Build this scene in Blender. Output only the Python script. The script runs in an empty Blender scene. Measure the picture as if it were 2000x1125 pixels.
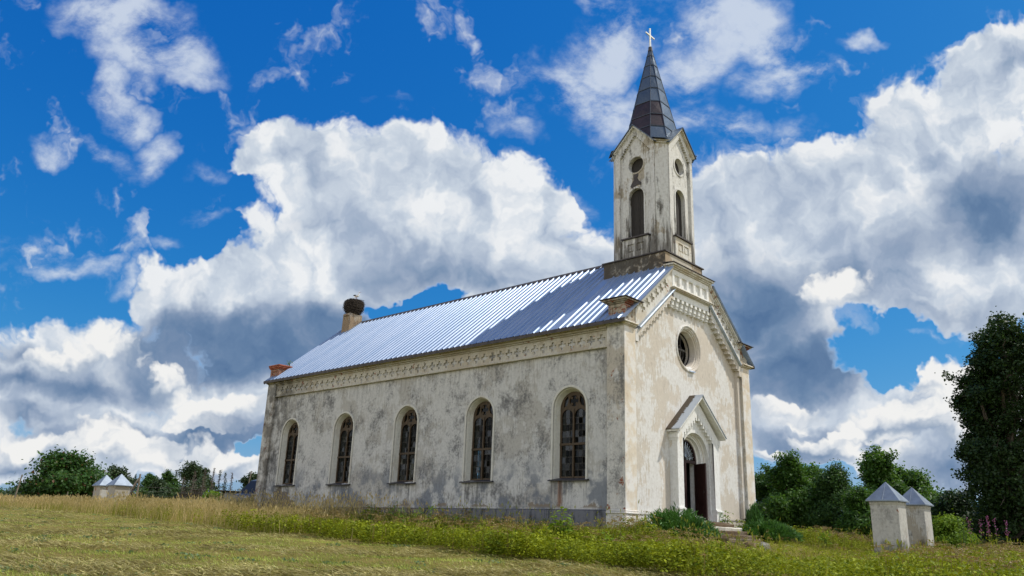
import bpy, bmesh, math, random
import numpy as np
from mathutils import Vector, Matrix
from mathutils.geometry import tessellate_polygon

S = bpy.context.scene
COL = S.collection
random.seed(7)
RNG = np.random.default_rng(7)
PI = math.pi

# ------------------------------------------------------------------ camera
cam_d = bpy.data.cameras.new("camera")
cam = bpy.data.objects.new("camera", cam_d)
COL.objects.link(cam)
CAM = Vector((-23.632, -16.108, -0.384))
_r = Vector((0.66951, -0.74199, 0.03467))
_u = Vector((-0.24058, -0.17245, 0.95519))
_f = Vector((0.70276, 0.64785, 0.29397))
cam.matrix_world = Matrix(((_r.x, _u.x, -_f.x, CAM.x), (_r.y, _u.y, -_f.y, CAM.y), (_r.z, _u.z, -_f.z, CAM.z), (0, 0, 0, 1)))
cam_d.sensor_width = 36.0
cam_d.lens = 27.91
cam_d.clip_start = 0.1
cam_d.clip_end = 6000
S.camera = cam

# ------------------------------------------------------------------ light and exposure
S.view_settings.view_transform = 'Standard'
S.view_settings.look = 'None'
S.view_settings.exposure = -0.2
S.view_settings.gamma = 1.0
S.cycles.max_bounces = 6
S.cycles.transparent_max_bounces = 16
SUN_EL = math.radians(56.0)
SUN_ROT = math.radians(133.8)
sun_d = bpy.data.lights.new("sun", 'SUN')
sun_d.energy = 4.3
sun_d.angle = math.radians(0.5)
sun_d.color = (1.0, 0.95, 0.86)
sun = bpy.data.objects.new("sun", sun_d)
COL.objects.link(sun)
_sv = Vector((math.cos(SUN_EL) * math.sin(SUN_ROT), math.cos(SUN_EL) * math.cos(SUN_ROT), math.sin(SUN_EL)))
sun.rotation_euler = _sv.to_track_quat('Z', 'Y').to_euler()
sun.location = (20, -20, 40)

# ------------------------------------------------------------------ node helpers
class NT:
    def __init__(s, tree):
        s.t = tree; s.n = tree.nodes; s.l = tree.links
    def node(s, typ, **kw):
        nd = s.n.new(typ)
        for k, v in kw.items(): setattr(nd, k, v)
        return nd
    def put(s, sock, v):
        if v is None: return
        if hasattr(v, 'is_output') or isinstance(v, bpy.types.NodeSocket): s.l.new(v, sock)
        else: sock.default_value = v
    def math(s, op, a, b=None, c=None, clamp=False):
        nd = s.node('ShaderNodeMath', operation=op, use_clamp=clamp)
        s.put(nd.inputs[0], a); s.put(nd.inputs[1], b)
        if c is not None: s.put(nd.inputs[2], c)
        return nd.outputs[0]
    def vmath(s, op, a, b=None, scale=None):
        nd = s.node('ShaderNodeVectorMath', operation=op)
        s.put(nd.inputs[0], a); s.put(nd.inputs[1], b)
        if scale is not None: s.put(nd.inputs['Scale'], scale)
        return nd.outputs['Value'] if op in ('DOT_PRODUCT', 'LENGTH', 'DISTANCE') else nd.outputs[0]
    def mix(s, f, a, b, mode='MIX'):
        nd = s.node('ShaderNodeMix', data_type='RGBA', blend_type=mode, clamp_factor=True)
        s.put(nd.inputs[0], f); s.put(nd.inputs[6], a); s.put(nd.inputs[7], b)
        return nd.outputs[2]
    def noise(s, vec, scale, detail=4, rough=.5, dist=0., out=0, dim='3D'):
        nd = s.node('ShaderNodeTexNoise', noise_dimensions=dim)
        s.put(nd.inputs['Vector'], vec); s.put(nd.inputs['Scale'], scale); s.put(nd.inputs['Detail'], detail)
        s.put(nd.inputs['Roughness'], rough); s.put(nd.inputs['Distortion'], dist)
        return nd.outputs[out]
    def ramp(s, v, a, b, c=0., d=1., smooth=True):
        nd = s.node('ShaderNodeMapRange', interpolation_type='SMOOTHSTEP' if smooth else 'LINEAR')
        s.put(nd.inputs[0], v); s.put(nd.inputs[1], a); s.put(nd.inputs[2], b); s.put(nd.inputs[3], c); s.put(nd.inputs[4], d)
        return nd.outputs[0]
    def mapping(s, vec, loc=(0, 0, 0), rot=(0, 0, 0), sc=(1, 1, 1), typ='POINT'):
        nd = s.node('ShaderNodeMapping', vector_type=typ)
        s.put(nd.inputs[0], vec); nd.inputs['Location'].default_value = loc
        nd.inputs['Rotation'].default_value = rot; nd.inputs['Scale'].default_value = sc
        return nd.outputs[0]
    def xyz(s, vec):
        nd = s.node('ShaderNodeSeparateXYZ'); s.put(nd.inputs[0], vec); return nd.outputs
    def comb(s, x, y, z):
        nd = s.node('ShaderNodeCombineXYZ'); s.put(nd.inputs[0], x); s.put(nd.inputs[1], y); s.put(nd.inputs[2], z); return nd.outputs[0]

# ------------------------------------------------------------------ world: clear summer sky with cumulus, laid out by direction
W = bpy.data.worlds.new("World"); S.world = W; W.use_nodes = True
W.cycles.sampling_method = 'MANUAL'; W.cycles.sample_map_resolution = 512
w = NT(W.node_tree); w.n.clear()
sky = w.node('ShaderNodeTexSky', sky_type='NISHITA')
sky.sun_disc = False; sky.sun_elevation = SUN_EL; sky.sun_rotation = SUN_ROT
sky.altitude = 100; sky.air_density = 1.0; sky.dust_density = 0.6; sky.ozone_density = 2.0
tc = w.node('ShaderNodeTexCoord').outputs['Generated']
D = w.vmath('NORMALIZE', tc)
# a fixed frame of compass directions: north-east horizon raised 17 degrees
SF = (0.70276, 0.64785, 0.29397); SR = (0.66951, -0.74199, 0.03467); SU = (-0.24058, -0.17245, 0.95519)
fz = w.vmath('DOT_PRODUCT', D, SF)
fzc = w.math('MAXIMUM', fz, 0.12)
u = w.math('DIVIDE', w.vmath('DOT_PRODUCT', D, SR), fzc)
v = w.math('DIVIDE', w.vmath('DOT_PRODUCT', D, SU), fzc)
P = w.comb(u, v, 0.0)
nz1 = w.noise(P, 7.0, 2, .55, out=1, dim='2D')
nz2 = w.noise(P, 26.0, 3, .6, out=1, dim='2D')
P2 = w.vmath('ADD', P, w.vmath('MULTIPLY', w.vmath('SUBTRACT', nz1, (.5, .5, .5)), (.075, .075, 0)))
P2 = w.vmath('ADD', P2, w.vmath('MULTIPLY', w.vmath('SUBTRACT', nz2, (.5, .5, .5)), (.035, .035, 0)))
PW = w.vmath('ADD', P, w.vmath('MULTIPLY', w.vmath('SUBTRACT', nz1, (.5, .5, .5)), (.035, .035, 0)))
P3 = w.vmath('ADD', P2, w.vmath('MULTIPLY', w.vmath('SUBTRACT', nz2, (.5, .5, .5)), (.03, .03, 0)))
def frame(a):
    a = round(a / 5) * 5
    if abs(a) < 10: return 0, P2
    c, s_ = math.cos(math.radians(a)), math.sin(math.radians(a))
    return a, w.comb(w.vmath('DOT_PRODUCT', P2, (c, s_, 0)), w.vmath('DOT_PRODUCT', P2, (-s_, c, 0)), 0.0)
def blobs(lst, soft=True):
    acc = None
    for (cx, cy, rx, ry, a, wt) in lst:
        a, fr = frame(a)
        c, s_ = math.cos(math.radians(a)), math.sin(math.radians(a))
        bx, by = (cx - 1000) / 1550.6, (562.5 - cy) / 1550.6
        bx, by = c * bx + s_ * by, -s_ * bx + c * by
        sx, sy = 1550.6 / rx, 1550.6 / ry
        m_ = w.mapping(fr, (-bx*sx,-by*sy,0),(0,0,0),(sx,sy,1))
        g = w.node('ShaderNodeTexGradient', gradient_type='SPHERICAL'); w.l.new(m_, g.inputs[0])
        o = g.outputs['Fac']
        if wt != 1: o = w.math('MULTIPLY', o, wt)
        if acc is None: acc = o
        elif soft: acc = w.math('SMOOTH_MAX', acc, o, .12)
        else: acc = w.math('MAXIMUM', acc, o)
    return acc
# x, y, half width, half height (milli-units of the fixed frame), tilt, weight
CUM = [
 (640,345,210,125,0,1),(820,350,200,135,0,1),(970,395,185,130,0,1),(1060,390,100,95,0,1),(560,300,110,75,0,1),(487,322,60,36,0,.9),
 (720,500,330,210,0,1),(960,520,300,170,0,1),(1130,520,130,80,0,.9),(420,575,190,120,0,1),(560,630,310,130,0,1),(350,590,120,80,0,.9),(640,700,200,60,0,.9),
 (160,690,300,90,0,.8),(60,760,220,110,0,.9),(290,720,170,110,0,.95),(450,800,210,90,0,.95),(260,870,240,110,0,1),(60,890,190,80,0,.9),(420,900,200,70,0,.9),(180,800,260,110,0,.8),(490,720,160,100,0,.7),
 (1960,120,160,90,0,1),(1900,220,230,130,15,1),(1800,310,210,110,20,1),(1690,360,190,110,15,1),(1540,420,260,110,0,1),(1410,420,130,95,0,1),(1640,520,430,170,0,1),(1900,450,300,230,0,1),
 (1460,590,230,200,0,1),(1560,690,240,150,0,1),(1840,590,330,95,0,1),(1540,770,200,110,0,1),(1920,745,150,75,0,1),(1760,810,330,100,0,1),(1600,850,260,90,0,.95),(1900,880,230,110,0,.9),(1520,905,120,35,0,.7),(1750,900,260,50,0,.8),
 (2150,300,260,330,0,1),(2150,800,250,200,0,.9),(-150,780,250,230,0,.9)]
WIS = [
 (240,30,210,85,-8,1),(310,110,190,85,-15,1),(228,180,70,100,0,.9),(258,235,55,60,0,.8),(295,310,60,70,-35,.75),(215,300,100,32,-28,.6),(92,295,80,38,0,.7),(60,480,120,45,-10,.75),(130,520,150,32,-5,.7),
 (390,420,60,28,0,.45),(400,335,50,30,0,.4),(330,490,60,24,0,.4),(1100,160,190,90,15,1),(1190,90,200,110,30,1),(1180,215,170,90,-10,1),(1420,50,170,110,0,1),(1360,140,100,100,0,.95),(1540,140,150,70,10,1),(1490,80,130,70,-20,.9),
 (1450,262,115,70,0,1),(1365,232,100,50,15,.8),(1150,10,70,40,0,.8),(930,62,34,30,40,.55),(1000,250,70,40,-20,.55),(1680,65,80,26,0,.5),(1570,260,80,50,0,.5),(1650,320,110,60,20,.7),(1840,650,90,16,3,.45),(760,195,70,18,0,.35),(250,560,80,44,0,.55),(1130,390,60,50,0,.5)]
HOLE = [(830,595,130,48,12,1),(1750,675,230,70,-3,1),(485,885,60,30,0,.9),(380,480,90,90,0,.6),(1080,350,40,40,0,.2),(1560,925,160,26,0,.8)]
DRK = [(500,680,360,95,0,1.25),(640,650,210,110,0,1.0),(400,640,170,60,0,.9),(820,540,200,110,0,.5),(960,560,180,70,0,.35),(600,430,120,60,0,.3),
 (150,750,230,60,0,.7),(270,730,110,80,0,.6),(450,850,180,50,0,1.1),(200,765,160,36,0,.5),(390,705,90,60,0,.6),(60,812,150,36,0,.6),(235,835,110,40,0,.7),(30,905,130,30,0,.6),(330,880,90,24,0,.5),(40,740,130,40,0,.7),(330,680,120,60,0,.3),(90,840,160,40,0,.5),(40,690,150,45,0,.5),
 (1930,400,220,140,10,.75),(1760,470,200,110,20,.4),(1470,600,190,170,0,.75),(1560,720,210,90,0,.95),(1500,660,130,100,0,.6),(1640,560,200,100,0,.55),(1420,500,110,100,0,.4),(1700,840,260,40,0,.55),(1560,880,200,60,0,.65),(1850,800,170,40,0,.4),(1900,610,200,50,0,.35),(1880,920,260,70,0,.6)]
mC = w.math('SUBTRACT', blobs(CUM), w.math('MULTIPLY', blobs(HOLE, False), 1.3))
mW = blobs([(a, b, c * .86, d * .86, e_, f_) for a, b, c, d, e_, f_ in WIS], False)
mD = blobs(DRK)
fb = w.noise(P2, 10.0, 7, .56, dim='2D')
LD = (.016, .024, 0)
vorA = w.node('ShaderNodeTexVoronoi', feature='F1', voronoi_dimensions='2D'); vorA.inputs['Scale'].default_value = 24; w.l.new(P3, vorA.inputs['Vector'])
fbL = w.noise(w.vmath('ADD', P2, LD), 10.0, 4, .56, dim='2D')
vorB = w.node('ShaderNodeTexVoronoi', feature='F1', voronoi_dimensions='2D'); vorB.inputs['Scale'].default_value = 58; w.l.new(P3, vorB.inputs['Vector'])
puff = w.math('ADD', w.math('SUBTRACT', .5, vorA.outputs['Distance']), w.math('MULTIPLY', w.math('SUBTRACT', .5, vorB.outputs['Distance']), .5))
dens = w.math('MULTIPLY_ADD', w.ramp(mC, -.04, .16), w.math('ADD', w.math('MULTIPLY', w.math('SUBTRACT', fb, .5), .95), w.math('MULTIPLY', puff, .22)), w.math('MULTIPLY', mC, 1.25))
aC = w.ramp(dens, .17, .45)
wisp = w.noise(w.mapping(PW, rot=(0, 0, .6), sc=(1, 1.5, 1)), 8.5, 8, .62, .0, dim='2D')
densW = w.math('MULTIPLY', w.math('POWER', mW, .65), w.ramp(wisp, .30, .74, .10, 1.75, False))
aW = w.math('MULTIPLY', w.ramp(densW, .10, 1.0), .84)
relief = w.math('ADD', w.math('MULTIPLY', w.math('SUBTRACT', fb, fbL), 1.05), w.math('MULTIPLY', puff, .15))
thick = w.ramp(dens, .40, 1.30)
dk = w.math('ADD', w.math('MULTIPLY', mD, 1.25), w.math('MULTIPLY', w.math('SUBTRACT', fb, .5), .45))
dk = w.ramp(dk, .0, .95)
lum = w.math('SUBTRACT', w.math('ADD', .895, relief), w.math('MULTIPLY', thick, .14))
lum = w.math('SUBTRACT', lum, w.math('MULTIPLY', dk, .45))
lum = w.ramp(lum, 0.10, 1.0, 0, 1, False)
cr = w.node('ShaderNodeValToRGB'); w.l.new(lum, cr.inputs[0])
e = cr.color_ramp.elements
e[0].position = 0; e[0].color = (.085, .165, .31, 1); e[1].position = 1; e[1].color = (.86, .88, .90, 1)
x = e.new(.32); x.color = (.21, .31, .46, 1)
x = e.new(.60); x.color = (.40, .48, .61, 1)
x = e.new(.82); x.color = (.60, .67, .76, 1)
cloudC = w.mix(w.math('MULTIPLY', dk, .55), cr.outputs[0], (.075, .155, .31, 1))
# nearer, separate heads of cumulus with bright crowns and soft grey feet
CU2 = [(430,800,130,52,0,1),(365,808,80,36,0,.9),(255,880,190,80,0,1),(340,905,140,50,0,.9),(80,880,140,48,0,.9),(450,920,130,36,0,.8),(215,680,120,70,0,.8),(325,740,70,50,0,.8),(110,700,120,50,0,.7),(1640,595,130,80,15,.85),(1600,868,80,40,0,.9),(1660,850,70,36,0,.8),(1500,900,70,22,0,.8),(1890,745,150,75,0,1),(1790,815,190,62,0,.9),(1900,860,130,50,0,.8),(1560,800,110,45,0,.7),(1720,890,120,40,0,.7)]
mB = blobs(CU2, False)
mB2 = blobs([(a, b - d * .62, c, d, e_, f_) for a, b, c, d, e_, f_ in CU2], False)
densB = w.math('MULTIPLY_ADD', w.ramp(mB, .0, .15), w.math('ADD', w.math('MULTIPLY', w.math('SUBTRACT', fb, .5), .9), w.math('MULTIPLY', puff, .26)), w.math('MULTIPLY', mB, 1.15))
aB = w.ramp(densB, .24, .46)
aB = w.math('MULTIPLY', aB, w.ramp(w.math('ADD', mB2, w.math('MULTIPLY', w.math('SUBTRACT', fb, .5), .5)), .02, .30, .25, 1.0))
lumB = w.math('ADD', w.math('ADD', .50, w.math('MULTIPLY', relief, 1.1)), w.math('MULTIPLY', w.ramp(mB2, .0, .55), .50))
crB = w.node('ShaderNodeValToRGB'); w.l.new(lumB, crB.inputs[0]); e = crB.color_ramp.elements
e[0].position = .2; e[0].color = (.20, .29, .43, 1); e[1].position = 1; e[1].color = (.88, .88, .87, 1)
x = e.new(.6); x.color = (.45, .52, .62, 1)
x = e.new(.82); x.color = (.68, .72, .77, 1)
# rest of the sky, unseen: low clouds made extra bright to lift shaded walls
fb3 = w.noise(D, 3.2, 5, .6)
el = w.xyz(D)[2]
a3 = w.math('MULTIPLY', w.ramp(fb3, .36, .52), w.ramp(el, .85, .45))
away = w.math('MAXIMUM', w.ramp(fz, .62, .40), 0.0)
alpha = w.mix(away, w.math('MAXIMUM', aC, w.math('MAXIMUM', aB, w.math('MULTIPLY', aW, w.math('SUBTRACT', 1.0, aC)))), a3)
wcol = w.mix(aB, w.mix(aC, (.66, .73, .83, 1), cloudC), crB.outputs[0])
c3 = w.mix(w.ramp(fb3, .5, .75), (1.50, 1.48, 1.45, 1), (.94, .98, 1.04, 1))
ccol = w.mix(away, wcol, c3)
# grade of the clear air
sx = w.xyz(w.vmath('MULTIPLY', sky.outputs[0], (.0435 / .127, .0801 / .355, .1062 / .693)))
skyc = w.comb(w.math('MINIMUM', w.math('MULTIPLY', w.math('POWER', sx[0], 2.45), .080 / .0871), 3.0), w.math('MULTIPLY', w.math('POWER', sx[1], 1.0), .330 / .0871), w.math('MULTIPLY', w.math('POWER', sx[2], .47), .68 / .0871))
final = w.mix(alpha, skyc, w.vmath('SCALE', ccol, scale=1 / .0871))
bg = w.node('ShaderNodeBackground'); bg.inputs['Strength'].default_value = 0.1
w.l.new(final, bg.inputs['Color'])
wo = w.node('ShaderNodeOutputWorld'); w.l.new(bg.outputs[0], wo.inputs[0])
# ------------------------------------------------------------------ materials
def new_mat(name):
    m = bpy.data.materials.new(name); m.use_nodes = True
    n = NT(m.node_tree); n.n.clear()
    b = n.node('ShaderNodeBsdfPrincipled'); o = n.node('ShaderNodeOutputMaterial')
    n.l.new(b.outputs[0], o.inputs[0])
    n.b = b; n.o = o; n.m = m
    n.pos = n.node('ShaderNodeNewGeometry').outputs['Position']
    return n
def bump(n, h, strength=.3, dist=.02):
    nd = n.node('ShaderNodeBump'); n.put(nd.inputs['Height'], h); nd.inputs['Strength'].default_value = strength; nd.inputs['Distance'].default_value = dist
    n.l.new(nd.outputs[0], n.b.inputs['Normal'])
def simple(name, col, rough=.8, var=.25, scale=6., metal=0., bmp=.2, stretch=(1, 1, 1)):
    n = new_mat(name)
    p = n.mapping(n.pos, sc=stretch)
    f = n.noise(p, scale, 5, .6)
    c2 = tuple(c * (1 - var) for c in col[:3]) + (1,); c3 = tuple(min(1, c * (1 + var)) for c in col[:3]) + (1,)
    n.l.new(n.mix(n.ramp(f, .3, .7), c2, c3), n.b.inputs['Base Color'])
    n.b.inputs['Roughness'].default_value = rough; n.b.inputs['Metallic'].default_value = metal
    if bmp: bump(n, n.noise(p, scale * 4, 4, .6), bmp, .01)
    return n.m

def plaster(name, white, beige, dirt, k_beige=.5, k_dirt=.4, low=None, brick=0., seed=0., streak=1., mott=0.):
    """old limewash over lime render: patches where the wash is gone, rain streaks, soot and algae"""
    n = new_mat(name)
    p = n.mapping(n.pos, loc=(seed, seed * 1.7, seed * .6))
    big = n.noise(p, .42, 5, .6, .4)
    mid = n.noise(p, 1.7, 6, .62, .3)
    fine = n.noise(p, 9.0, 5, .65)
    vst = n.noise(n.mapping(p, sc=(3.2, 3.2, .35)), 1.6, 6, .65)
    vfine = n.noise(n.mapping(p, sc=(9, 9, 1.1)), 2.2, 5, .7)
    # lost wash
    f = n.math('ADD', n.math('MULTIPLY', n.math('SUBTRACT', big, .5), 1.6), n.math('ADD', n.math('MULTIPLY', n.math('SUBTRACT', mid, .5), .9), n.math('MULTIPLY', n.math('SUBTRACT', vfine, .5), .7)))
    patch = n.ramp(f, .28 - k_beige * .6, .36 - k_beige * .6)
    c = n.mix(patch, white, beige)
    c = n.mix(n.ramp(fine, .35, .75, 0, .35), c, tuple(x * .72 for x in beige[:3]) + (1,))
    # worn hairline weathering
    c = n.mix(n.math('MULTIPLY', n.ramp(vfine, .54, .68), .40 * streak), c, tuple(x * .55 for x in beige[:3]) + (1,))
    # soot and algae running down
    d = n.math('ADD', n.math('MULTIPLY', n.math('SUBTRACT', vst, .5), 1.5 - .8 * mott), n.math('ADD', n.math('MULTIPLY', n.math('SUBTRACT', n.noise(p, .8, 4, .6), .5), 1.2), n.math('MULTIPLY', n.math('SUBTRACT', fine, .5), .55)))
    c = n.mix(n.math('MULTIPLY', n.ramp(d, .30 - k_dirt * .6, .66 - k_dirt * .6), .85), c, dirt)
    if mott > 0:
        blot = n.math('ADD', n.math('MULTIPLY', n.math('SUBTRACT', n.noise(n.mapping(p, sc=(1, 1, .8)), 1.15, 7, .72), .5), 1.7), n.math('MULTIPLY', n.math('SUBTRACT', n.noise(p, 14., 4, .7), .5), .9))
        c = n.mix(n.math('MULTIPLY', n.ramp(blot, -.02, .42), .62 * mott), c, (.12, .12, .118, 1))
    n.c = c; n.parts = (p, big, mid, fine, vst, vfine)
    if brick > 0:
        br = n.node('ShaderNodeTexBrick'); sp = n.xyz(n.pos)
        n.l.new(n.comb(n.math('ADD', sp[0], sp[1]), sp[2], 0.0), br.inputs['Vector'])
        br.inputs['Color1'].default_value = (.28, .085, .045, 1); br.inputs['Color2'].default_value = (.20, .07, .045, 1); br.inputs['Mortar'].default_value = (.33, .27, .2, 1)
        br.inputs['Scale'].default_value = 1; br.inputs['Brick Width'].default_value = .24; br.inputs['Row Height'].default_value = .085; br.inputs['Mortar Size'].default_value = .012
        bf = n.ramp(n.noise(p, 2.3, 6, .62, .2), .66 - brick * .3, .69 - brick * .3)
        n.c = n.mix(bf, n.c, br.outputs[0])
    h = n.math('ADD', n.math('MULTIPLY', patch, -.5), n.math('ADD', n.math('MULTIPLY', fine, .6), n.math('MULTIPLY', vfine, .5)))
    bump(n, h, .35, .012)
    n.l.new(n.c, n.b.inputs['Base Color'])
    n.b.inputs['Roughness'].default_value = .93
    n.b.inputs['Specular IOR Level'].default_value = .2
    return n
def recol(n, c):
    n.l.new(c, n.b.inputs['Base Color'])

n = plaster('side_plaster', (.57, .56, .52, 1), (.45, .43, .38, 1), (.085, .085, .085, 1), k_beige=.35, k_dirt=.52, seed=3.1, streak=.8, mott=1.45)
sp = n.xyz(n.pos); (p_, big_, mid_, fine_, vst_, vfine_) = n.parts
c = n.c
# bluish grey damp band low on the wall, and fallen plaster along the foot
damp = n.math('MULTIPLY', n.ramp(sp[2], 2.9, 1.2), n.ramp(n.noise(p_, 1.0, 5, .62), .47, .60))
c = n.mix(n.math('MULTIPLY', damp, .75), c, (.115, .135, .165, 1))
lowz = n.math('ADD', n.math('SUBTRACT', .95, sp[2]), n.math('MULTIPLY', n.math('SUBTRACT', n.noise(p_, 1.5, 6, .65), .5), 1.7))
fall = n.math('MULTIPLY', n.ramp(lowz, .34, .40), n.ramp(sp[2], .50, .62))
c = n.mix(n.math('MULTIPLY', fall, .9), c, (.23, .185, .13, 1))
dy = n.math('SUBTRACT', sp[1], 21.7)
bl = n.math('SUBTRACT', n.math('ADD', 1.35, n.math('MULTIPLY', n.math('SUBTRACT', mid_, .5), 1.5)), n.math('ADD', n.math('MULTIPLY', n.math('MULTIPLY', dy, dy), .42), sp[2]))
c = n.mix(n.math('MULTIPLY', n.ramp(bl, .0, .08), .92), c, (.20, .16, .115, 1))
# rust run under the nearest window
ru = n.math('ABSOLUTE', n.math('ADD', n.math('SUBTRACT', sp[1], 3.02), n.math('MULTIPLY', n.math('SUBTRACT', vst_, .5), .12)))
ru = n.math('MULTIPLY', n.math('MULTIPLY', n.ramp(ru, .17, .02), n.ramp(n.math('ADD', vfine_, n.math('MULTIPLY', fine_, .3)), .34, .62)), n.math('MULTIPLY', n.ramp(sp[2], 1.60, 1.5), n.ramp(sp[2], .50, .75)))
c = n.mix(n.math('MULTIPLY', ru, .85), c, (.22, .085, .03, 1))
# run-off below each sill and below the frieze moulding
wy = n.math('ABSOLUTE', n.math('MULTIPLY', n.math('SUBTRACT', n.math('FRACT', n.math('ADD', n.math('DIVIDE', n.math('SUBTRACT', sp[1], 2.60), 4.725), .5)), .5), 4.725))
vn = n.noise(n.mapping(p_, sc=(4, 4, .22)), 1.9, 5, .65)
dr = n.math('MULTIPLY', n.ramp(wy, 1.15, .7), n.math('MULTIPLY', n.ramp(sp[2], 1.56, 1.50), n.ramp(sp[2], .35, 1.2)))
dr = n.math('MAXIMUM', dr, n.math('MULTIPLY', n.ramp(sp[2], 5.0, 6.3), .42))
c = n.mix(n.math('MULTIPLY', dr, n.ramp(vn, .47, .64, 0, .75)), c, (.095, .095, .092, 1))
# sooty upper corner at the far end
so = n.math('MULTIPLY', n.ramp(sp[1], 20.0, 23.6), n.ramp(n.math('ADD', mid_, n.math('MULTIPLY', vst_, .6)), .62, .95))
c = n.mix(n.math('MULTIPLY', so, .75), c, (.06, .06, .058, 1))
recol(n, c)
M_SIDE = n.m
n = plaster('facade_plaster', (.71, .695, .66, 1), (.60, .54, .455, 1), (.30, .24, .17, 1), k_beige=.56, k_dirt=.08, seed=8.3)
M_FRONT = n.m
M_REVEAL = plaster('reveal_plaster', (.60, .585, .51, 1), (.54, .51, .43, 1), (.17, .16, .14, 1), k_beige=.3, k_dirt=.12, seed=6.6).m
M_TRIM = plaster('trim_plaster', (.66, .64, .58, 1), (.56, .50, .40, 1), (.16, .145, .12, 1), k_beige=.35, k_dirt=.22, seed=5.5, brick=.12).m
M_PORTAL = plaster('portal_plaster', (.80, .80, .77, 1), (.66, .60, .50, 1), (.24, .21, .17, 1), k_beige=.12, k_dirt=.03, seed=12.).m
n = plaster('frieze_plaster', (.52, .49, .41, 1), (.45, .40, .31, 1), (.16, .145, .12, 1), k_beige=.45, k_dirt=.22, seed=2.2, brick=.1)
sp = n.xyz(n.pos)
so = n.math('MULTIPLY', n.ramp(sp[1], 18.5, 23.2), n.ramp(n.parts[2], .30, .60))
recol(n, n.mix(n.math('MULTIPLY', so, .8), n.c, (.07, .068, .06, 1)))
M_FRIEZE = n.m
n = plaster('tower_plaster', (.66, .65, .61, 1), (.42, .37, .29, 1), (.075, .07, .062, 1), k_beige=.26, k_dirt=.36, seed=21.)
sp = n.xyz(n.pos); lo = n.math('ADD', n.ramp(sp[2], 14.6, 11.2, 0, .7, False), n.math('MULTIPLY', n.math('SUBTRACT', n.parts[4], .5), 2.2))
recol(n, n.mix(n.math('MULTIPLY', n.ramp(lo, .30, .75), .8), n.c, (.075, .062, .046, 1)))
M_TOWER = n.m
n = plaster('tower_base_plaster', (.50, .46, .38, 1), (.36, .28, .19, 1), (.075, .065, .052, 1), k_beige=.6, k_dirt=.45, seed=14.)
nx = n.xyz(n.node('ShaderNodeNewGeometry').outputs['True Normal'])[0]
shade_dirt = n.math('MULTIPLY', n.ramp(nx, -.5, -.8), n.ramp(n.math('ADD', n.parts[2], n.math('MULTIPLY', n.parts[3], .5)), .52, .78))  # dirt tone masked to the shade side, painting its darkness into the colour
recol(n, n.mix(n.math('MULTIPLY', shade_dirt, .9), n.c, (.055, .05, .042, 1)))
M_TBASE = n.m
M_PIER = plaster('pier_plaster', (.50, .48, .42, 1), (.40, .345, .26, 1), (.10, .095, .085, 1), k_beige=.45, k_dirt=.5, seed=17., brick=.42).m
M_BRICKY = plaster('old_brick', (.46, .40, .32, 1), (.34, .24, .16, 1), (.12, .10, .085, 1), k_beige=.5, k_dirt=.35, seed=9., brick=1.35).m
M_PLINTH = plaster('plinth_stone', (.16, .165, .18, 1), (.20, .18, .15, 1), (.035, .038, .045, 1), k_beige=.3, k_dirt=.55, seed=30.).m
M_STEP = plaster('step_stone', (.19, .155, .115, 1), (.13, .09, .055, 1), (.04, .035, .028, 1), k_beige=.6, k_dirt=.4, seed=33.).m
n = plaster('pillar_plaster', (.50, .485, .44, 1), (.40, .36, .29, 1), (.10, .10, .095, 1), k_beige=.4, k_dirt=.42, seed=41., brick=.1, mott=.8)
sp = n.xyz(n.pos)
ft = n.math('ADD', n.ramp(sp[2], .35, -.75, 0, .75, False), n.math('MULTIPLY', n.math('SUBTRACT', n.parts[2], .5), 1.6))
recol(n, n.mix(n.math('MULTIPLY', n.ramp(ft, .32, .62), .75), n.c, (.085, .085, .07, 1)))
M_PILLAR = n.m
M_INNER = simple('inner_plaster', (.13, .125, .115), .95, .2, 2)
M_DARK = simple('dark_wood', (.030, .025, .020), .8, .4, 8, stretch=(6, 6, .6))
M_DOOR = simple('door_paint', (.030, .010, .009), .55, .35, 7, stretch=(5, 5, .7))
M_FRAME = simple('window_frame_wood', (.058, .036, .015), .7, .4, 9, stretch=(4, 4, .6))
M_SILL = simple('sill_slate', (.035, .032, .034), .6, .4, 6)
M_LEDGE = simple('zinc_ledge', (.42, .48, .55), .42, .18, 3, metal=.65)
M_CAP = simple('rusty_cap', (.055, .045, .04), .7, .4, 5)
M_CROSS = simple('white_paint', (.82, .82, .80), .5, .06, 5)
M_LEAD = simple('lead_bar', (.04, .035, .025), .7, .2, 8)

n = new_mat('roof_sheet')
sp = n.xyz(n.pos)
patch = n.noise(n.mapping(n.pos, sc=(.25, 1.4, .25)), 1.1, 4, .6)
c = n.mix(n.ramp(patch, .35, .65), (.24, .32, .45, 1), (.30, .37, .49, 1))
c = n.mix(n.math('MULTIPLY', n.ramp(n.noise(n.pos, 3.5, 6, .65), .58, .74), .25), c, (.42, .43, .44, 1))
n.l.new(c, n.b.inputs['Base Color'])
n.b.inputs['Metallic'].default_value = .30; n.b.inputs['Roughness'].default_value = .42
bump(n, n.noise(n.mapping(n.pos, sc=(.5, 1.2, .5)), 2.2, 3, .5), .12, .03)
M_ROOF = n.m

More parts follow.
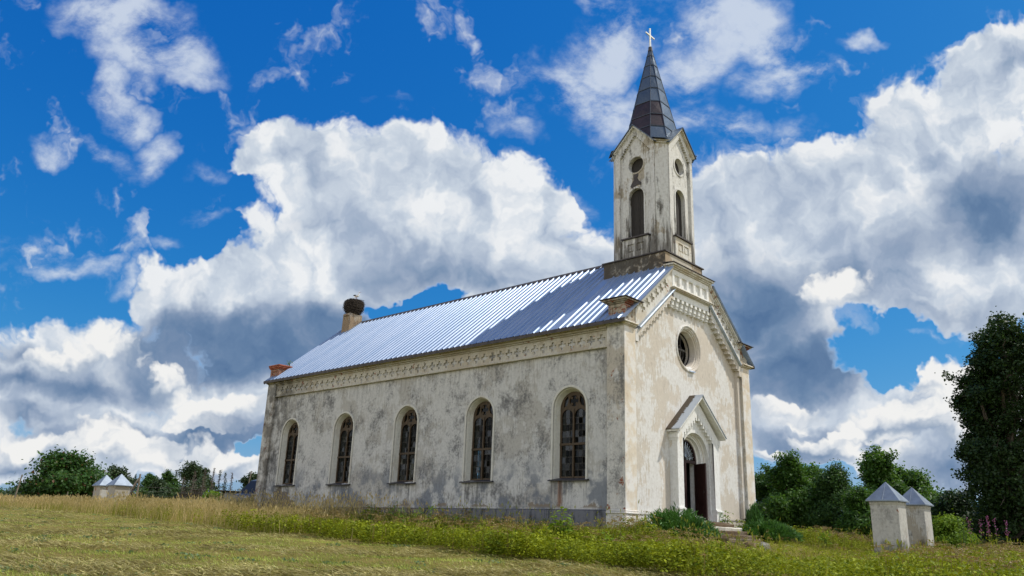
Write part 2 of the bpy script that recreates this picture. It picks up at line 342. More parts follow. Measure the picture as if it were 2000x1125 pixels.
n = new_mat('spire_sheet')
sp = n.xyz(n.pos)
gn = n.node('ShaderNodeNewGeometry').outputs['True Normal']; gx = n.xyz(gn)
rnd = n.node('ShaderNodeNewGeometry').outputs['Random Per Island']
c = n.mix(rnd, (.060, .085, .115, 1), (.105, .140, .180, 1))
c = n.mix(n.math('MULTIPLY', n.ramp(n.noise(n.pos, 2.6, 6, .62), .5, .7), .5), c, (.09, .09, .10, 1))
n.l.new(c, n.b.inputs['Base Color'])
n.b.inputs['Metallic'].default_value = .5; n.b.inputs['Roughness'].default_value = .40
bump(n, n.noise(n.pos, 2.6, 4, .55), .45, .05)
M_SPIRE = n.m
M_SPBROWN = simple('rust_brown_sheet', (.026, .014, .015), .45, .45, 2.4, metal=.2, bmp=.5)

n = new_mat('window_glass')
rnd = n.node('ShaderNodeNewGeometry').outputs['Random Per Island']
tr = n.node('ShaderNodeBsdfTransparent'); tr.inputs[0].default_value = (.42, .45, .44, 1)
gl = n.node('ShaderNodeBsdfGlossy'); gl.inputs['Roughness'].default_value = .08; gl.inputs['Color'].default_value = (.8, .85, .9, 1)
df = n.node('ShaderNodeBsdfDiffuse'); n.l.new(n.mix(n.ramp(rnd, .7, 1.), (.005, .006, .007, 1), (.035, .04, .05, 1)), df.inputs[0])
m1 = n.node('ShaderNodeMixShader'); n.put(m1.inputs[0], n.ramp(rnd, .2, .9, .08, .5)); n.l.new(tr.outputs[0], m1.inputs[1]); n.l.new(df.outputs[0], m1.inputs[2])
m2 = n.node('ShaderNodeMixShader'); n.put(m2.inputs[0], n.ramp(rnd, .3, 1, .006, .035)); n.l.new(m1.outputs[0], m2.inputs[1]); n.l.new(gl.outputs[0], m2.inputs[2])
n.l.new(m2.outputs[0], n.o.inputs[0])
M_GLASS = n.m

# ------------------------------------------------------------------ mesh helpers
class MB:
    def __init__(s): s.v = []; s.f = []
    def add(s, vs, fs):
        b = len(s.v); s.v.extend([tuple(q) for q in vs]); s.f.extend([tuple(i + b for i in q) for q in fs])
    def box(s, x0, y0, z0, x1, y1, z1, taper=0.):
        t = taper
        s.add([(x0, y0, z0), (x1, y0, z0), (x1, y1, z0), (x0, y1, z0), (x0 + t, y0 + t, z1), (x1 - t, y0 + t, z1), (x1 - t, y1 - t, z1), (x0 + t, y1 - t, z1)],
              [(0, 3, 2, 1), (4, 5, 6, 7), (0, 1, 5, 4), (1, 2, 6, 5), (2, 3, 7, 6), (3, 0, 4, 7)])
    def loft(s, rings, cap=True, closed=True):
        n = len(rings[0]); vs = [q for r in rings for q in r]; fs = []
        for k in range(len(rings) - 1):
            for i in range(n if closed else n - 1):
                j = (i + 1) % n
                fs.append((k * n + i, k * n + j, (k + 1) * n + j, (k + 1) * n + i))
        if cap:
            fs.append(tuple(range(n - 1, -1, -1))); fs.append(tuple((len(rings) - 1) * n + i for i in range(n)))
        s.add(vs, fs)
    def plate(s, fn, d0, d1, outer, holes=(), back=True):
        """flat slab with holes; fn(s, t, d) gives the point, d is the depth"""
        loops = [list(outer)] + [list(h) for h in holes]
        flat = [q for lp in loops for q in lp]
        tri = tessellate_polygon([[Vector((a, b, 0)) for a, b in lp] for lp in loops])
        n = len(flat)
        fs = [tuple(t) for t in tri]
        vs = [fn(a, b, d0) for a, b in flat]
        if back:
            vs += [fn(a, b, d1) for a, b in flat]; fs += [tuple(i + n for i in reversed(t)) for t in tri]
            o = 0
            for lp in loops:
                m = len(lp)
                for i in range(m):
                    j = (i + 1) % m
                    fs.append((o + i, o + j, n + o + j, n + o + i))
                o += m
        s.add(vs, fs)
    def tube(s, pts, rad, n=6):
        rings = []
        for i, p in enumerate(pts):
            p = Vector(p); a = Vector(pts[max(i - 1, 0)]); b = Vector(pts[min(i + 1, len(pts) - 1)])
            t = (b - a).normalized(); ref = Vector((0, 0, 1)) if abs(t.z) < .9 else Vector((1, 0, 0))
            e1 = t.cross(ref).normalized(); e2 = t.cross(e1)
            rr = rad[i] if isinstance(rad, (list, tuple)) else rad
            rings.append([p + (e1 * math.cos(2 * PI * k / n) + e2 * math.sin(2 * PI * k / n)) * rr for k in range(n)])
        s.loft(rings)
    def build(s, name, mat, parent=None, fix=True, smooth=False, bevel=0.):
        me = bpy.data.meshes.new(name); me.from_pydata(s.v, [], s.f)
        if fix or bevel:
            bm = bmesh.new(); bm.from_mesh(me)
            bmesh.ops.recalc_face_normals(bm, faces=bm.faces)
            bm.to_mesh(me); bm.free()
        if smooth:
            for p in me.polygons: p.use_smooth = True
        o = bpy.data.objects.new(name, me); COL.objects.link(o)
        if mat: me.materials.append(mat)
        if parent: o.parent = parent
        if bevel:
            md = o.modifiers.new('bevel', 'BEVEL'); md.width = bevel; md.segments = 1; md.limit_method = 'ANGLE'
        return o
def tag(o, label=None, cat=None, group=None, kind=None):
    if label: o['label'] = label
    if cat: o['category'] = cat
    if group: o['group'] = group
    if kind: o['kind'] = kind
    return o
def empty(name, loc=(0, 0, 0)):
    o = bpy.data.objects.new(name, None); COL.objects.link(o); o.location = loc; o.empty_display_size = .3
    return o
def arch(c, hw, z0, zs, n=16, close=True):
    """outline of a round-headed opening: from foot left, up, over, down to foot right"""
    pts = [(c - hw, z0)]
    for i in range(n + 1):
        a = PI - PI * i / n
        pts.append((c + hw * math.cos(a), zs + hw * math.sin(a)))
    pts.append((c + hw, z0))
    return pts
def circ(c, z, r, n=28): return [(c + r * math.cos(2 * PI * i / n), z + r * math.sin(2 * PI * i / n)) for i in range(n)]
def crossp(c, z, r, b): return [(c - b, z - r), (c + b, z - r), (c + b, z - b), (c + r, z - b), (c + r, z + b), (c + b, z + b), (c + b, z + r), (c - b, z + r), (c - b, z + b), (c - r, z + b), (c - r, z - b), (c - b, z - b)]
def sq(x0, z0, x1, z1): return [(x0, z0), (x1, z0), (x1, z1), (x0, z1)]
FX = lambda s_, t, d: (d, s_, t)            # side planes: s = y, t = z, d = x
FY = lambda s_, t, d: (s_, d, t)            # front planes: s = x, t = z, d = y
FXM = lambda s_, t, d: (10 - d, s_, t)      # mirrored side

# ------------------------------------------------------------------ terrain
def sm(a, b, x):
    t = np.clip((np.asarray(x, float) - a) / (b - a), 0, 1); return t * t * (3 - 2 * t)
def ground(x, y):
    x = np.asarray(x, float); y = np.asarray(y, float)
    ye = np.where(y < 26, y, 26 + 9 * (1 - np.exp(-(y - 26) / 9)))
    ye = np.where(ye > -30, ye, -30 - 14 * (1 - np.exp((ye + 30) / 14)))
    xe = np.where(np.abs(x) < 24, x, np.sign(x) * (24 + 8 * (1 - np.exp(-(np.abs(x) - 24) / 8))))
    F = -1.53 + .0227 * (xe + 7.3) + .0305 * (ye + 16.1)
    dx = np.maximum(np.maximum(-x, x - 10), 0); dy = np.maximum(np.maximum(-y * .62, (y - 24) * .5), 0)
    d = np.hypot(dx, dy)
    Pz = -.15 + np.where(y > 0, .018 * np.minimum(y, 26), .12 * np.maximum(y, -8))
    m = 1 - sm(.25, 4.7, d)
    n_ = .05 * np.sin(x * .9 + 1.3 * np.sin(y * .4)) * np.sin(y * .7 + .5) + .03 * np.sin(x * 2.1 + y * 1.7)
    fall = 1 - sm(80, 900, np.hypot(x, y))
    return F * (1 - m) + Pz * m + n_ * (d > .3) * fall
def gz(x, y): return float(ground(x, y))

# ------------------------------------------------------------------ ground sheet
def axis(c, n, lim):
    t = np.linspace(-1, 1, n); return c + np.sign(t) * (np.abs(t) * 45 + np.abs(t) ** 7 * lim)
gx_, gy_ = axis(-2, 331, 2600), axis(8, 331, 2600)
X_, Y_ = np.meshgrid(gx_, gy_, indexing='ij')
Z_ = ground(X_, Y_)
nv = X_.size
co = np.stack([X_, Y_, Z_], -1).reshape(-1, 3)
I, J = np.meshgrid(np.arange(330), np.arange(330), indexing='ij')
q = np.stack([I * 331 + J, (I + 1) * 331 + J, (I + 1) * 331 + J + 1, I * 331 + J + 1], -1).reshape(-1, 4)
def np_mesh(name, co, faces, mat, parent=None, smooth=False):
    me = bpy.data.meshes.new(name); k = faces.shape[1]
    me.vertices.add(len(co)); me.vertices.foreach_set('co', np.ascontiguousarray(co, np.float32).ravel())
    me.loops.add(faces.size); me.loops.foreach_set('vertex_index', np.ascontiguousarray(faces, np.int32).ravel())
    me.polygons.add(len(faces)); me.polygons.foreach_set('loop_start', np.arange(0, faces.size, k, dtype=np.int32))
    if smooth: me.polygons.foreach_set('use_smooth', np.ones(len(faces), bool))
    me.update(calc_edges=True); me.validate()
    if mat: me.materials.append(mat)
    o = bpy.data.objects.new(name, me); COL.objects.link(o)
    if parent: o.parent = parent
    return o
n = new_mat('mown_field')
st = n.mapping(n.pos, rot=(0, 0, .75), sc=(.55, 2.2, 1))
a1 = n.noise(st, .8, 6, .62, .5); a2 = n.noise(n.pos, 3.0, 6, .65); a3_ = n.noise(n.mapping(n.pos, rot=(0, 0, .75), sc=(3, 14, 1)), 2.0, 5, .7); a4 = n.noise(n.pos, .35, 4, .55)
c = n.mix(n.ramp(a1, .38, .66), (.31, .245, .062, 1), (.20, .21, .038, 1))
c = n.mix(n.math('MULTIPLY', n.ramp(a4, .45, .65), .6), c, (.34, .255, .078, 1))
c = n.mix(n.ramp(a2, .40, .72, 0, .55), c, (.42, .32, .115, 1))
c = n.mix(n.ramp(a3_, .52, .68, 0, .55), c, (.085, .075, .028, 1))  # dark streaks paint in the shadow between the cut stems
n.l.new(c, n.b.inputs['Base Color']); n.b.inputs['Roughness'].default_value = .95; n.b.inputs['Specular IOR Level'].default_value = .1
bump(n, n.math('ADD', a3_, a2), 1.0, .12)
M_FIELD = n.m
g_ = np_mesh('ground', co, q, M_FIELD, smooth=True); tag(g_, kind='structure')
# ------------------------------------------------------------------ the church
church = tag(empty('church', (5, 12, -.15)), 'weathered whitewashed stone church with pale ribbed metal roof and a spired belfry', 'church')
CH = church
PARTS = []
def part(mb, name, mat, parent=None, **kw):
    o = mb.build(name, mat, None, **kw); p = parent or CH
    o.parent = p
    ml = Matrix.Translation(-CH.location) if p is CH else Matrix.Identity(4)
    o.matrix_parent_inverse = ml
    PARTS.append(o); return o
L = 24.13
WINY = [2.60, 7.36, 12.07, 16.79, 21.50]
ZS = 4.22; Z0 = 1.62
def side_wall(F):
    m = MB()
    outer = sq(.79, .5, 23.34, 7.22)
    m.plate(F, .15, .15, outer, [arch(y, .78, Z0 - .06, ZS) for y in WINY], back=False)
    m.plate(F, .80, .80, outer, [arch(y, .66, Z0, ZS) for y in WINY], back=False)
    return m
part(side_wall(FX), 'wall', M_SIDE)
part(side_wall(FXM), 'wall', M_SIDE)
def reveal(F, y, par):
    m = MB()
    rings = [[F(a, b, d) for a, b in arch(y, hw, z, ZS)] for d, hw, z in ((.15, .78, Z0 - .06), (.19, .78, Z0 - .05), (.20, .745, Z0 - .04), (.40, .66, Z0), (.80, .66, Z0))]
    m.loft(rings, cap=False)
    o_ = arch(y, .87, Z0 - .06, ZS); i_ = arch(y, .785, Z0 - .06, ZS)
    m.loft([[F(a, b, .147) for a, b in i_], [F(a, b, .105) for a, b in i_], [F(a, b, .105) for a, b in o_], [F(a, b, .152) for a, b in o_]], cap=False, closed=False)
    return part(m, 'reveal', M_REVEAL, par)
# plinth under the long walls
for F in (FX, FXM):
    m = MB(); m.plate(F, .05, .80, [(.60, -1.3), (23.5, -1.3), (23.5, .46), (.60, .46)])
    m.plate(F, .085, .3, [(.60, .465), (23.5, .465), (23.5, .497), (.60, .497)])
    part(m, 'plinth', M_PLINTH, bevel=.015)
# frieze with sunk crosses, mouldings and eaves cornice
for F in (FX, FXM):
    ys = [1.10 + .4708 * k for k in range(47)]
    m = MB(); m.plate(F, .09, .16, sq(.795, 6.42, 23.335, 7.0), [crossp(y, 6.68, .185, .062) for y in ys if y < 23.1])
    part(m, 'frieze', M_FRIEZE)
    m = MB()
    for z0, z1, d in ((6.33, 6.41, .02), (7.005, 7.06, .03), (7.065, 7.15, -.05), (7.155, 7.245, -.13)):
        m.plate(F, d, .16, sq(.797, z0, 23.333, z1))
    part(m, 'cornice', M_FRIEZE, bevel=.012)
# corner piers
def pier(x0, x1, y0, y1, sx, sy):
    m = MB()
    m.box(x0, y0, .5, x1, y1, 7.08)
    ax0 = x0 - (.05 if sx < 0 else 0); ax1 = x1 + (.05 if sx > 0 else 0); ay0 = y0 - (.05 if sy < 0 else 0); ay1 = y1 + (.05 if sy > 0 else 0)
    def ring(e, z0, z1, t=0):
        m.box(x0 - (e if sx < 0 else .002), y0 - (e if sy < 0 else .002), z0, x1 + (e if sx > 0 else .002), y1 + (e if sy > 0 else .002), z1, t)
    ring(.05, .43, .505); ring(.08, .36, .428); ring(.045, .30, .358); ring(.055, -1.3, .298)
    ring(.03, 7.08, 7.12); ring(.09, 7.122, 7.17); ring(.16, 7.172, 7.235)
    return m
P_ = [(0, .75, 0, .79, -1, -1), (9.25, 10, 0, .79, 1, -1), (0, .75, 23.34, 24.13, -1, 1), (9.25, 10, 23.34, 24.13, 1, 1)]
pier_mat = plaster('corner_plaster', (.62, .60, .545, 1), (.50, .45, .365, 1), (.10, .10, .097, 1), k_beige=.4, k_dirt=.52, seed=3.1, brick=.12, mott=1.1)
nn = pier_mat; sp = nn.xyz(nn.pos)
so = nn.math('MULTIPLY', nn.ramp(sp[1], 20.0, 23.6), nn.ramp(nn.parts[2], .30, .60))
c_ = nn.mix(nn.math('MULTIPLY', so, .7), nn.c, (.075, .072, .065, 1))
# paler cream colour on the street face than on the other faces
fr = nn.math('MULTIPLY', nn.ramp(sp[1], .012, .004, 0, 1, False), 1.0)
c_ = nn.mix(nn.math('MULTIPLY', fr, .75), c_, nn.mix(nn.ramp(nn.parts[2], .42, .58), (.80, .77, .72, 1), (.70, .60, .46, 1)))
recol(nn, c_)
for a in P_: part(pier(*a), 'corner_pier', nn.m, bevel=.02)
# front wall (sunk field) with round window and doorway, and stepped pilaster edges
def ZR(x): return 7.30 + .83 * (x + .2) if x <= 5 else 7.30 + .83 * (10.2 - x)     # roof line
def ZL(x): return 7.28 + .83 * (x - 1.06) if x <= 5 else 7.28 + .83 * (8.94 - x)    # lower ledge line
m = MB()
outer = [(.74, -.6), (9.26, -.6), (9.26, 7.0), (6.6, 9.3), (3.4, 9.3), (.74, 7.0)]
ROSE = (5.05, 7.15)
m.plate(FY, .25, .80, outer, [circ(ROSE[0], ROSE[1], .93), arch(5, 1.0, .28, 2.6)])
part(m, 'facade', M_FRONT)
m = MB(); m.plate(FY, .17, .25, [(.751, -.5), (9.249, -.5), (9.249, .40), (.751, .40)]); m.plate(FY, .14, .2, [(.751, .405), (9.249, .405), (9.249, .47), (.751, .47)])
part(m, 'plinth', M_FRONT)
for s_ in (0, 1):
    m = MB(); X = lambda x: 10 - x if s_ else x
    m.plate(FY, .12, .26, [(X(.748), .5), (X(.97), .5), (X(.97), 6.62), (X(.748), 6.62)])
    # stepped corbel table climbing under the raking ledge
    st = []; x = .97; z = 6.62
    stair = [(.748, 6.62), (.97, 6.62), (.97, 6.86)]
    x = 1.10; k = 0
    zz = 7.02
    stair += [(1.10, 6.86), (1.10, 7.02)]
    while x < 3.30:
        stair += [(x + .02, zz), (x + .02, zz - .10), (x + .13, zz - .10), (x + .13, zz + .06), (x + .225, zz + .06), (x + .225, zz + .187)]
        x += .225; zz += .187
    stair += [(3.55, zz), (3.55, ZL(3.55) - .02), (.748, ZL(.748) - .02)]
    m.plate(FY, .0, .26, [(X(a), b) for a, b in stair])
    part(m, 'corbel_table', M_FRONT)
    # raking frieze with crosses
    m = MB()
    holes = []
    for k in range(7):
        xx = 1.28 + k * .335
        if xx < 3.2: holes.append([(X(a), b) for a, b in crossp(xx, (ZL(xx) + ZR(xx)) / 2 + .02, .185, .062)])
    m.plate(FY, .02, .26, [(X(.80), 7.27), (X(1.05), 7.27), (X(3.52), ZL(3.52)), (X(3.52), ZR(3.52) - .1), (X(.80), ZR(.80) - .1)], holes)
    m.plate(FY, .10, .30, [(X(.80), 7.27), (X(1.05), 7.27), (X(3.52), ZL(3.52)), (X(3.52), ZR(3.52) - .11), (X(.80), ZR(.80) - .11)])
    part(m, 'raking_frieze', M_TRIM)
    m = MB(); m.plate(FY, -.09, .12, [(X(.80), ZR(.80) - .17), (X(3.46), ZR(3.46) - .17), (X(3.46), ZR(3.46) - .03), (X(.80), ZR(.80) - .03)])
    m.plate(FY, -.04, .12, [(X(.80), ZR(.80) - .25), (X(3.46), ZR(3.46) - .25), (X(3.46), ZR(3.46) - .175), (X(.80), ZR(.80) - .175)])
    part(m, 'raking_cornice', M_TRIM)
    # ledge with sloping zinc cover
    m = MB()
    a0, a1 = .93, 3.56
    prof = [(.26, .13), (-.10, .02), (-.115, -.02), (-.115, -.06), (.0, -.10), (.26, -.10)]
    m.loft([[(X(a0), d, ZL(a0) + h) for d, h in prof], [(X(a1), d, ZL(a1) + h) for d, h in prof]])
    part(m, 'raking_ledge', M_LEDGE)
# central block of the gable with five sunk squares
m = MB()
m.plate(FY, 0.0, .16, sq(3.50, 9.40, 6.50, 10.20), [sq(5 + (k - 2) * .565 - .19, 9.53, 5 + (k - 2) * .565 + .19, 9.98) for k in range(5)])
m.plate(FY, .09, .30, sq(3.52, 9.42, 6.48, 10.18))
part(m, 'gable_panel', M_PORTAL, bevel=.012)
m = MB()
for z0, z1, e in ((10.203, 10.26, .06), (10.263, 10.32, .12), (10.323, 10.40, .19)): m.box(3.50 - e, -e, z0, 6.50 + e, .31, z1)
part(m, 'gable_cornice', M_TRIM, bevel=.012)
m = MB(); m.add([(3.27, -.23, 10.403), (6.73, -.23, 10.403), (6.73, .31, 10.45), (3.27, .31, 10.45), (3.27, -.23, 10.425), (6.73, -.23, 10.425), (6.73, .31, 10.475), (3.27, .31, 10.475)], [(0, 1, 2, 3), (4, 5, 6, 7), (0, 1, 5, 4), (1, 2, 6, 5), (2, 3, 7, 6), (3, 0, 4, 7)])
part(m, 'gable_cap', M_CAP)
m = MB()
for z0, z1, e in ((9.27, 9.30, .07), (9.303, 9.345, .13), (9.348, 9.395, .17)): m.box(3.46 - e * .6, -e, z0, 6.54 + e * .6, .3, z1)
part(m, 'gable_ledge', M_TRIM, bevel=.01)
m = MB(); m.plate(FY, .0, .26, sq(3.46, 9.0, 6.54, 9.268))
for k in range(9):
    cx = 5 + (k - 4) * .355
    m.box(cx - .085, .003, 8.87, cx + .085, .26, 8.998); m.box(cx - .085, .06, 8.68, cx + .085, .26, 8.868); m.box(cx - .085, .10, 8.58, cx + .085, .26, 8.678)
part(m, 'corbel_table', M_PORTAL)
# round window
m = MB()
ro = lambda r, d: [FY(a, b, d) for a, b in circ(ROSE[0], ROSE[1], r, 40)]
m.loft([ro(1.0, .252), ro(1.0, .22), ro(.95, .20), ro(.91, .22), ro(.89, .26), ro(.85, .26), ro(.83, .30), ro(.80, .31), ro(.79, .36), ro(.75, .38), ro(.73, .60), ro(.73, .80)], cap=False)
rw = part(m, 'rose_window', M_FRONT, smooth=False)
m = MB(); m.plate(FY, .62, .66, circ(ROSE[0], ROSE[1], .735), [circ(ROSE[0], ROSE[1], .68)])
m.plate(FY, .63, .65, [(ROSE[0] - .03, 6.52), (ROSE[0] + .03, 6.52), (ROSE[0] + .03, 7.78), (ROSE[0] - .03, 7.78)])
m.plate(FY, .632, .648, circ(ROSE[0] - .1, 7.0, .34, 20), [circ(ROSE[0] - .1, 7.0, .31, 20)])
part(m, 'tracery', M_DARK, rw)
m = MB(); m.add([(5.0, .17, 6.21), (5.42, .17, 6.24), (5.40, .40, 6.36), (5.02, .40, 6.34), (5.0, .15, 6.16), (5.42, .15, 6.19), (5.44, .40, 6.31), (4.98, .40, 6.29)], [(0, 1, 2, 3), (4, 5, 6, 7), (0, 1, 5, 4), (1, 2, 6, 5), (2, 3, 7, 6), (3, 0, 4, 7)])
part(m, 'sill', M_LEDGE, rw)
# rear wall
m = MB(); m.plate(FY, 23.5, 24.05, [(.5, -1.3), (9.5, -1.3), (9.5, ZR(.5) - .15), (5, ZR(5) - .12), (.5, ZR(.5) - .15)]); part(m, 'wall', M_SIDE)
# floor, inner ceiling and vestibule wall
m = MB(); m.box(.8, .8, -.2, 9.2, 23.5, .27); part(m, 'floor', M_STEP)
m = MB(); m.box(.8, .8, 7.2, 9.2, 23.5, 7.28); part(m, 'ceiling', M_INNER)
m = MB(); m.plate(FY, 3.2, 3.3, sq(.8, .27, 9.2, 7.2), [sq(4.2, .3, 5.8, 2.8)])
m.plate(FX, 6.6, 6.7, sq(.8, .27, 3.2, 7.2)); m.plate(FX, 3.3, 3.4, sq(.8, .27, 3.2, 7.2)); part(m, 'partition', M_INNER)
# ------------------------------------------------------------------ windows of the long walls
def window(F, y, rs):
    m = MB(); d0, d1 = .40, .47
    c = y; hw = .655
    def ring(o_, i_, a, b): m.plate(F, a, b, o_, [i_])
    # outer frame
    m.plate(F, d0, d1, arch(c, hw, Z0 + .002, ZS), [arch(c - .305, .27, Z0 + .07, 3.93), arch(c + .305, .27, Z0 + .07, 3.93), circ(c, 4.52, .215, 20), [(c - .50, 4.28), (c - .33, 4.36), (c - .26, 4.52), (c - .30, 4.72), (c - .46, 4.56)], [(c + .50, 4.28), (c + .46, 4.56), (c + .30, 4.72), (c + .26, 4.52), (c + .33, 4.36)]])
    m.plate(F, d0 - .025, d1 + .02, sq(c - hw + .004, 2.84, c + hw - .004, 2.925))
    m.plate(F, d0 - .03, d0 + .01, sq(c - .033, Z0 + .01, c + .033, 4.22))
    # quatrefoil in the head
    for a in range(4):
        aa = PI / 4 + a * PI / 2
        m.box(*F(c + .16 * math.cos(aa) - .045, 4.52 + .16 * math.sin(aa) - .045, d0 + .012), *F(c + .16 * math.cos(aa) + .045, 4.52 + .16 * math.sin(aa) + .045, d0 + .05)) if F is FX else None
    fo = part(m, 'window', M_FRAME)
    m = MB(); b = .008
    for s_ in (-1, 1):
        cx = c + s_ * .305
        for k in (-1, 1): m.plate(F, .432, .446, sq(cx + k * .095 - b, Z0 + .07, cx + k * .095 + b, 4.15))
        for z in np.arange(Z0 + .30, 4.1, .245):
            if abs(z - 2.88) > .06: m.plate(F, .43, .444, sq(cx - .27, z - b, cx + .27, z + b))
    part(m, 'glazing_bar', M_LEAD, fo)
    m = MB()
    zs = [Z0 + .06] + [z for z in np.arange(Z0 + .30, 4.1, .245)] + [4.22]
    for s_ in (-1, 1):
        for ix in range(3):
            for iz in range(len(zs) - 1):
                r = rs.random()
                if r < .05: continue
                x0 = c + s_ * .305 - .285 + ix * .19; x1 = x0 + .19; z0, z1 = zs[iz], zs[iz + 1]
                t1, t2 = (rs.random() - .5) * .018, (rs.random() - .5) * .018
                m.add([F(x0, z0, .438 + t1), F(x1, z0, .438 - t1), F(x1, z1, .438 - t1 + t2), F(x0, z1, .438 + t1 + t2)], [(0, 1, 2, 3)])
    m.add([F(a, b_, .45) for a, b_ in circ(c, 4.52, .22, 20)], [tuple(range(20))])
    m.add([F(a, b_, .452) for a, b_ in ((c - .52, 4.25), (c - .24, 4.3), (c - .22, 4.75), (c - .42, 4.7))], [(0, 1, 2, 3)]); m.add([F(a, b_, .452) for a, b_ in ((c + .52, 4.25), (c + .24, 4.3), (c + .22, 4.75), (c + .42, 4.7))], [(0, 1, 2, 3)])
    part(m, 'pane', M_GLASS, fo, fix=False)
    m = MB()
    sag = (rs.random() - .5) * .05
    pr = [(.52, Z0 + .02), (.36, Z0 + .005), (.02, Z0 - .075), (.02, Z0 - .115), (.15, Z0 - .10), (.52, Z0 - .06)]
    m.loft([[F(c - .93, z, d) for d, z in pr], [F(c - .3, z + sag, d) for d, z in pr], [F(c + .35, z - sag, d) for d, z in pr], [F(c + .93, z, d) for d, z in pr]])
    part(m, 'sill', M_SILL, fo)
    reveal(F, y, fo)
    return fo
rs = random.Random(5)
for y in WINY: window(FX, y, rs)
for y in WINY: window(FXM, y, rs)
# ------------------------------------------------------------------ roof of ribbed sheets
def slope_pts(prof, x0, x1, mirror):
    rows = []
    for x in (x0, x1):
        r = []
        for yy, h in prof:
            nx, nzv = -.639, .769
            px, pz = x + nx * h, 7.30 + .83 * (x + .2) + nzv * h
            r.append(((10 - px) if mirror else px, yy, pz))
        rows.append(r)
    return rows
def rib_profile(y0, y1):
    pr = [(y0, .0)]; y = y0 + .05
    while y + .30 < y1:
        pr += [(y, 0.), (y + .028, .05), (y + .058, .05), (y + .086, 0.)]
        y += .352
    pr.append((y1, 0.)); return pr
m = MB()
for mir in (False, True):
    rws = slope_pts(rib_profile(.312, 3.42), -.24, 3.5, mir); m.loft(rws, cap=False, closed=False)
    rws = slope_pts(rib_profile(3.42, 24.25), -.24, 5.0, mir); m.loft(rws, cap=False, closed=False)
    rws = slope_pts([(-.17, 0), (-.168, .0), (.08, .0), (.11, .045), (.152, .045), (.182, 0), (.312, 0)], -.24, 3.34, mir); m.loft(rws, cap=False, closed=False)
    X = lambda x: 10 - x if mir else x
    # edges of the sheets and under-side boarding
    m.plate(lambda a, b, d: (X(a), b, d + 7.30 + .83 * (a + .2)), -.03, -.045, [(-.235, -.165), (3.33, -.165), (3.33, .312), (3.49, .312), (3.49, 3.43), (4.99, 3.43), (4.99, 24.24), (-.235, 24.24)])
roof = part(m, 'roof', M_ROOF, fix=True)
m = MB()
for mir in (False, True):
    X = lambda x: 10 - x if mir else x
    m.loft([[(X(a), yy, 7.30 + .83 * (a + .2) + h) for a, h in ((-.25, -.05), (-.25, .0), (-.20, -.0), (-.20, -.12), (-.25, -.12))] for yy in (-.17, 24.26)])
    m.plate(lambda a, b, d: (X(a), b, d + 7.30 + .83 * (a + .2)), -.05, -.20, [(-.2, 24.18), (4.99, 24.18), (4.99, 24.26), (-.2, 24.26)])
part(m, 'fascia', M_CAP, roof)
m = MB(); m.loft([[(5 + a, yy, ZR(5) + h) for a, h in ((-.17, -.085), (-.04, .055), (.04, .055), (.17, -.085), (.17, -.12), (-.17, -.12))] for yy in (3.3, 24.27)])
part(m, 'ridge_cap', M_CAP, roof)
m = MB()
m.loft([[(xx, yy, 7.30 + .83 * (xx + .2) + .05) for xx, yy in ((3.9, 22.62), (4.9, 22.62), (4.9, 22.79), (3.9, 22.79))], [(xx, yy, 7.30 + .83 * (xx + .2) + .075) for xx, yy in ((3.9, 22.62), (4.9, 22.62), (4.9, 22.79), (3.9, 22.79))]])
part(m, 'flashing', M_LEDGE, roof)
# chimney on the ridge
M_CHIM = plaster('chimney_plaster', (.36, .31, .24, 1), (.29, .21, .13, 1), (.09, .07, .055, 1), k_beige=.6, k_dirt=.55, seed=19., brick=.25).m
m = MB(); m.box(4.10, 22.8, 10.4, 5.10, 23.55, 12.08, .03); m.box(4.02, 22.85, 11.9, 4.14, 23.4, 12.0)
part(m, 'chimney', M_CHIM, roof, bevel=.03)
# ------------------------------------------------------------------ pinnacles on the corner piers
def pinnacle(cx0, cx1, cy0, cy1, ruin=False):
    m = MB()
    F0 = lambda s_, t, d: (cx0 + d, s_, t)
    m.box(cx0 + .07, cy0 + .07, 7.236, cx1 - .07, cy1 - .07, 7.95)
    m.box(cx0, cy0, 7.238, cx1, cy1, 7.38)
    m.plate(lambda a, b, d: (cx0 + .03 + d, a, b), 0, .06, sq(cy0 + .02, 7.382, cy1 - .02, 7.94), [sq(cy0 + .2, 7.47, cy1 - .2, 7.82)])
    m.plate(lambda a, b, d: (cx1 - .03 - d, a, b), 0, .06, sq(cy0 + .02, 7.382, cy1 - .02, 7.94), [sq(cy0 + .2, 7.47, cy1 - .2, 7.82)])
    m.plate(lambda a, b, d: (a, cy0 + .03 + d, b), 0, .06, sq(cx0 + .033, 7.382, cx1 - .033, 7.94), [sq(cx0 + .2, 7.47, cx1 - .2, 7.82)])
    if ruin:
        m2 = MB()
        for z0, z1, e in ((7.95, 8.02, .02), (8.022, 8.10, .06), (8.102, 8.19, .085)): m2.box(cx0 - e, cy0 - e, z0, cx1 + e, cy1 + e, z1)
        return m, m2, None
    m2 = MB()
    for z0, z1, e in ((7.951, 8.0, .03), (8.002, 8.05, .09), (8.052, 8.12, .17)): m2.box(cx0 - e, cy0 - e, z0, cx1 + e, cy1 + e, z1)
    m3 = MB(); e = .23
    r = [(cx0 - e, cy0 - e), (cx1 + e, cy0 - e), (cx1 + e, cy1 + e), (cx0 - e, cy1 + e)]
    m3.loft([[(a, b, 8.122) for a, b in r], [(a, b, 8.145) for a, b in r], [((cx0 + cx1) / 2 + (a - (cx0 + cx1) / 2) * .05, (cy0 + cy1) / 2 + (b - (cy0 + cy1) / 2) * .05, 8.23) for a, b in r]])
    return m, m2, m3
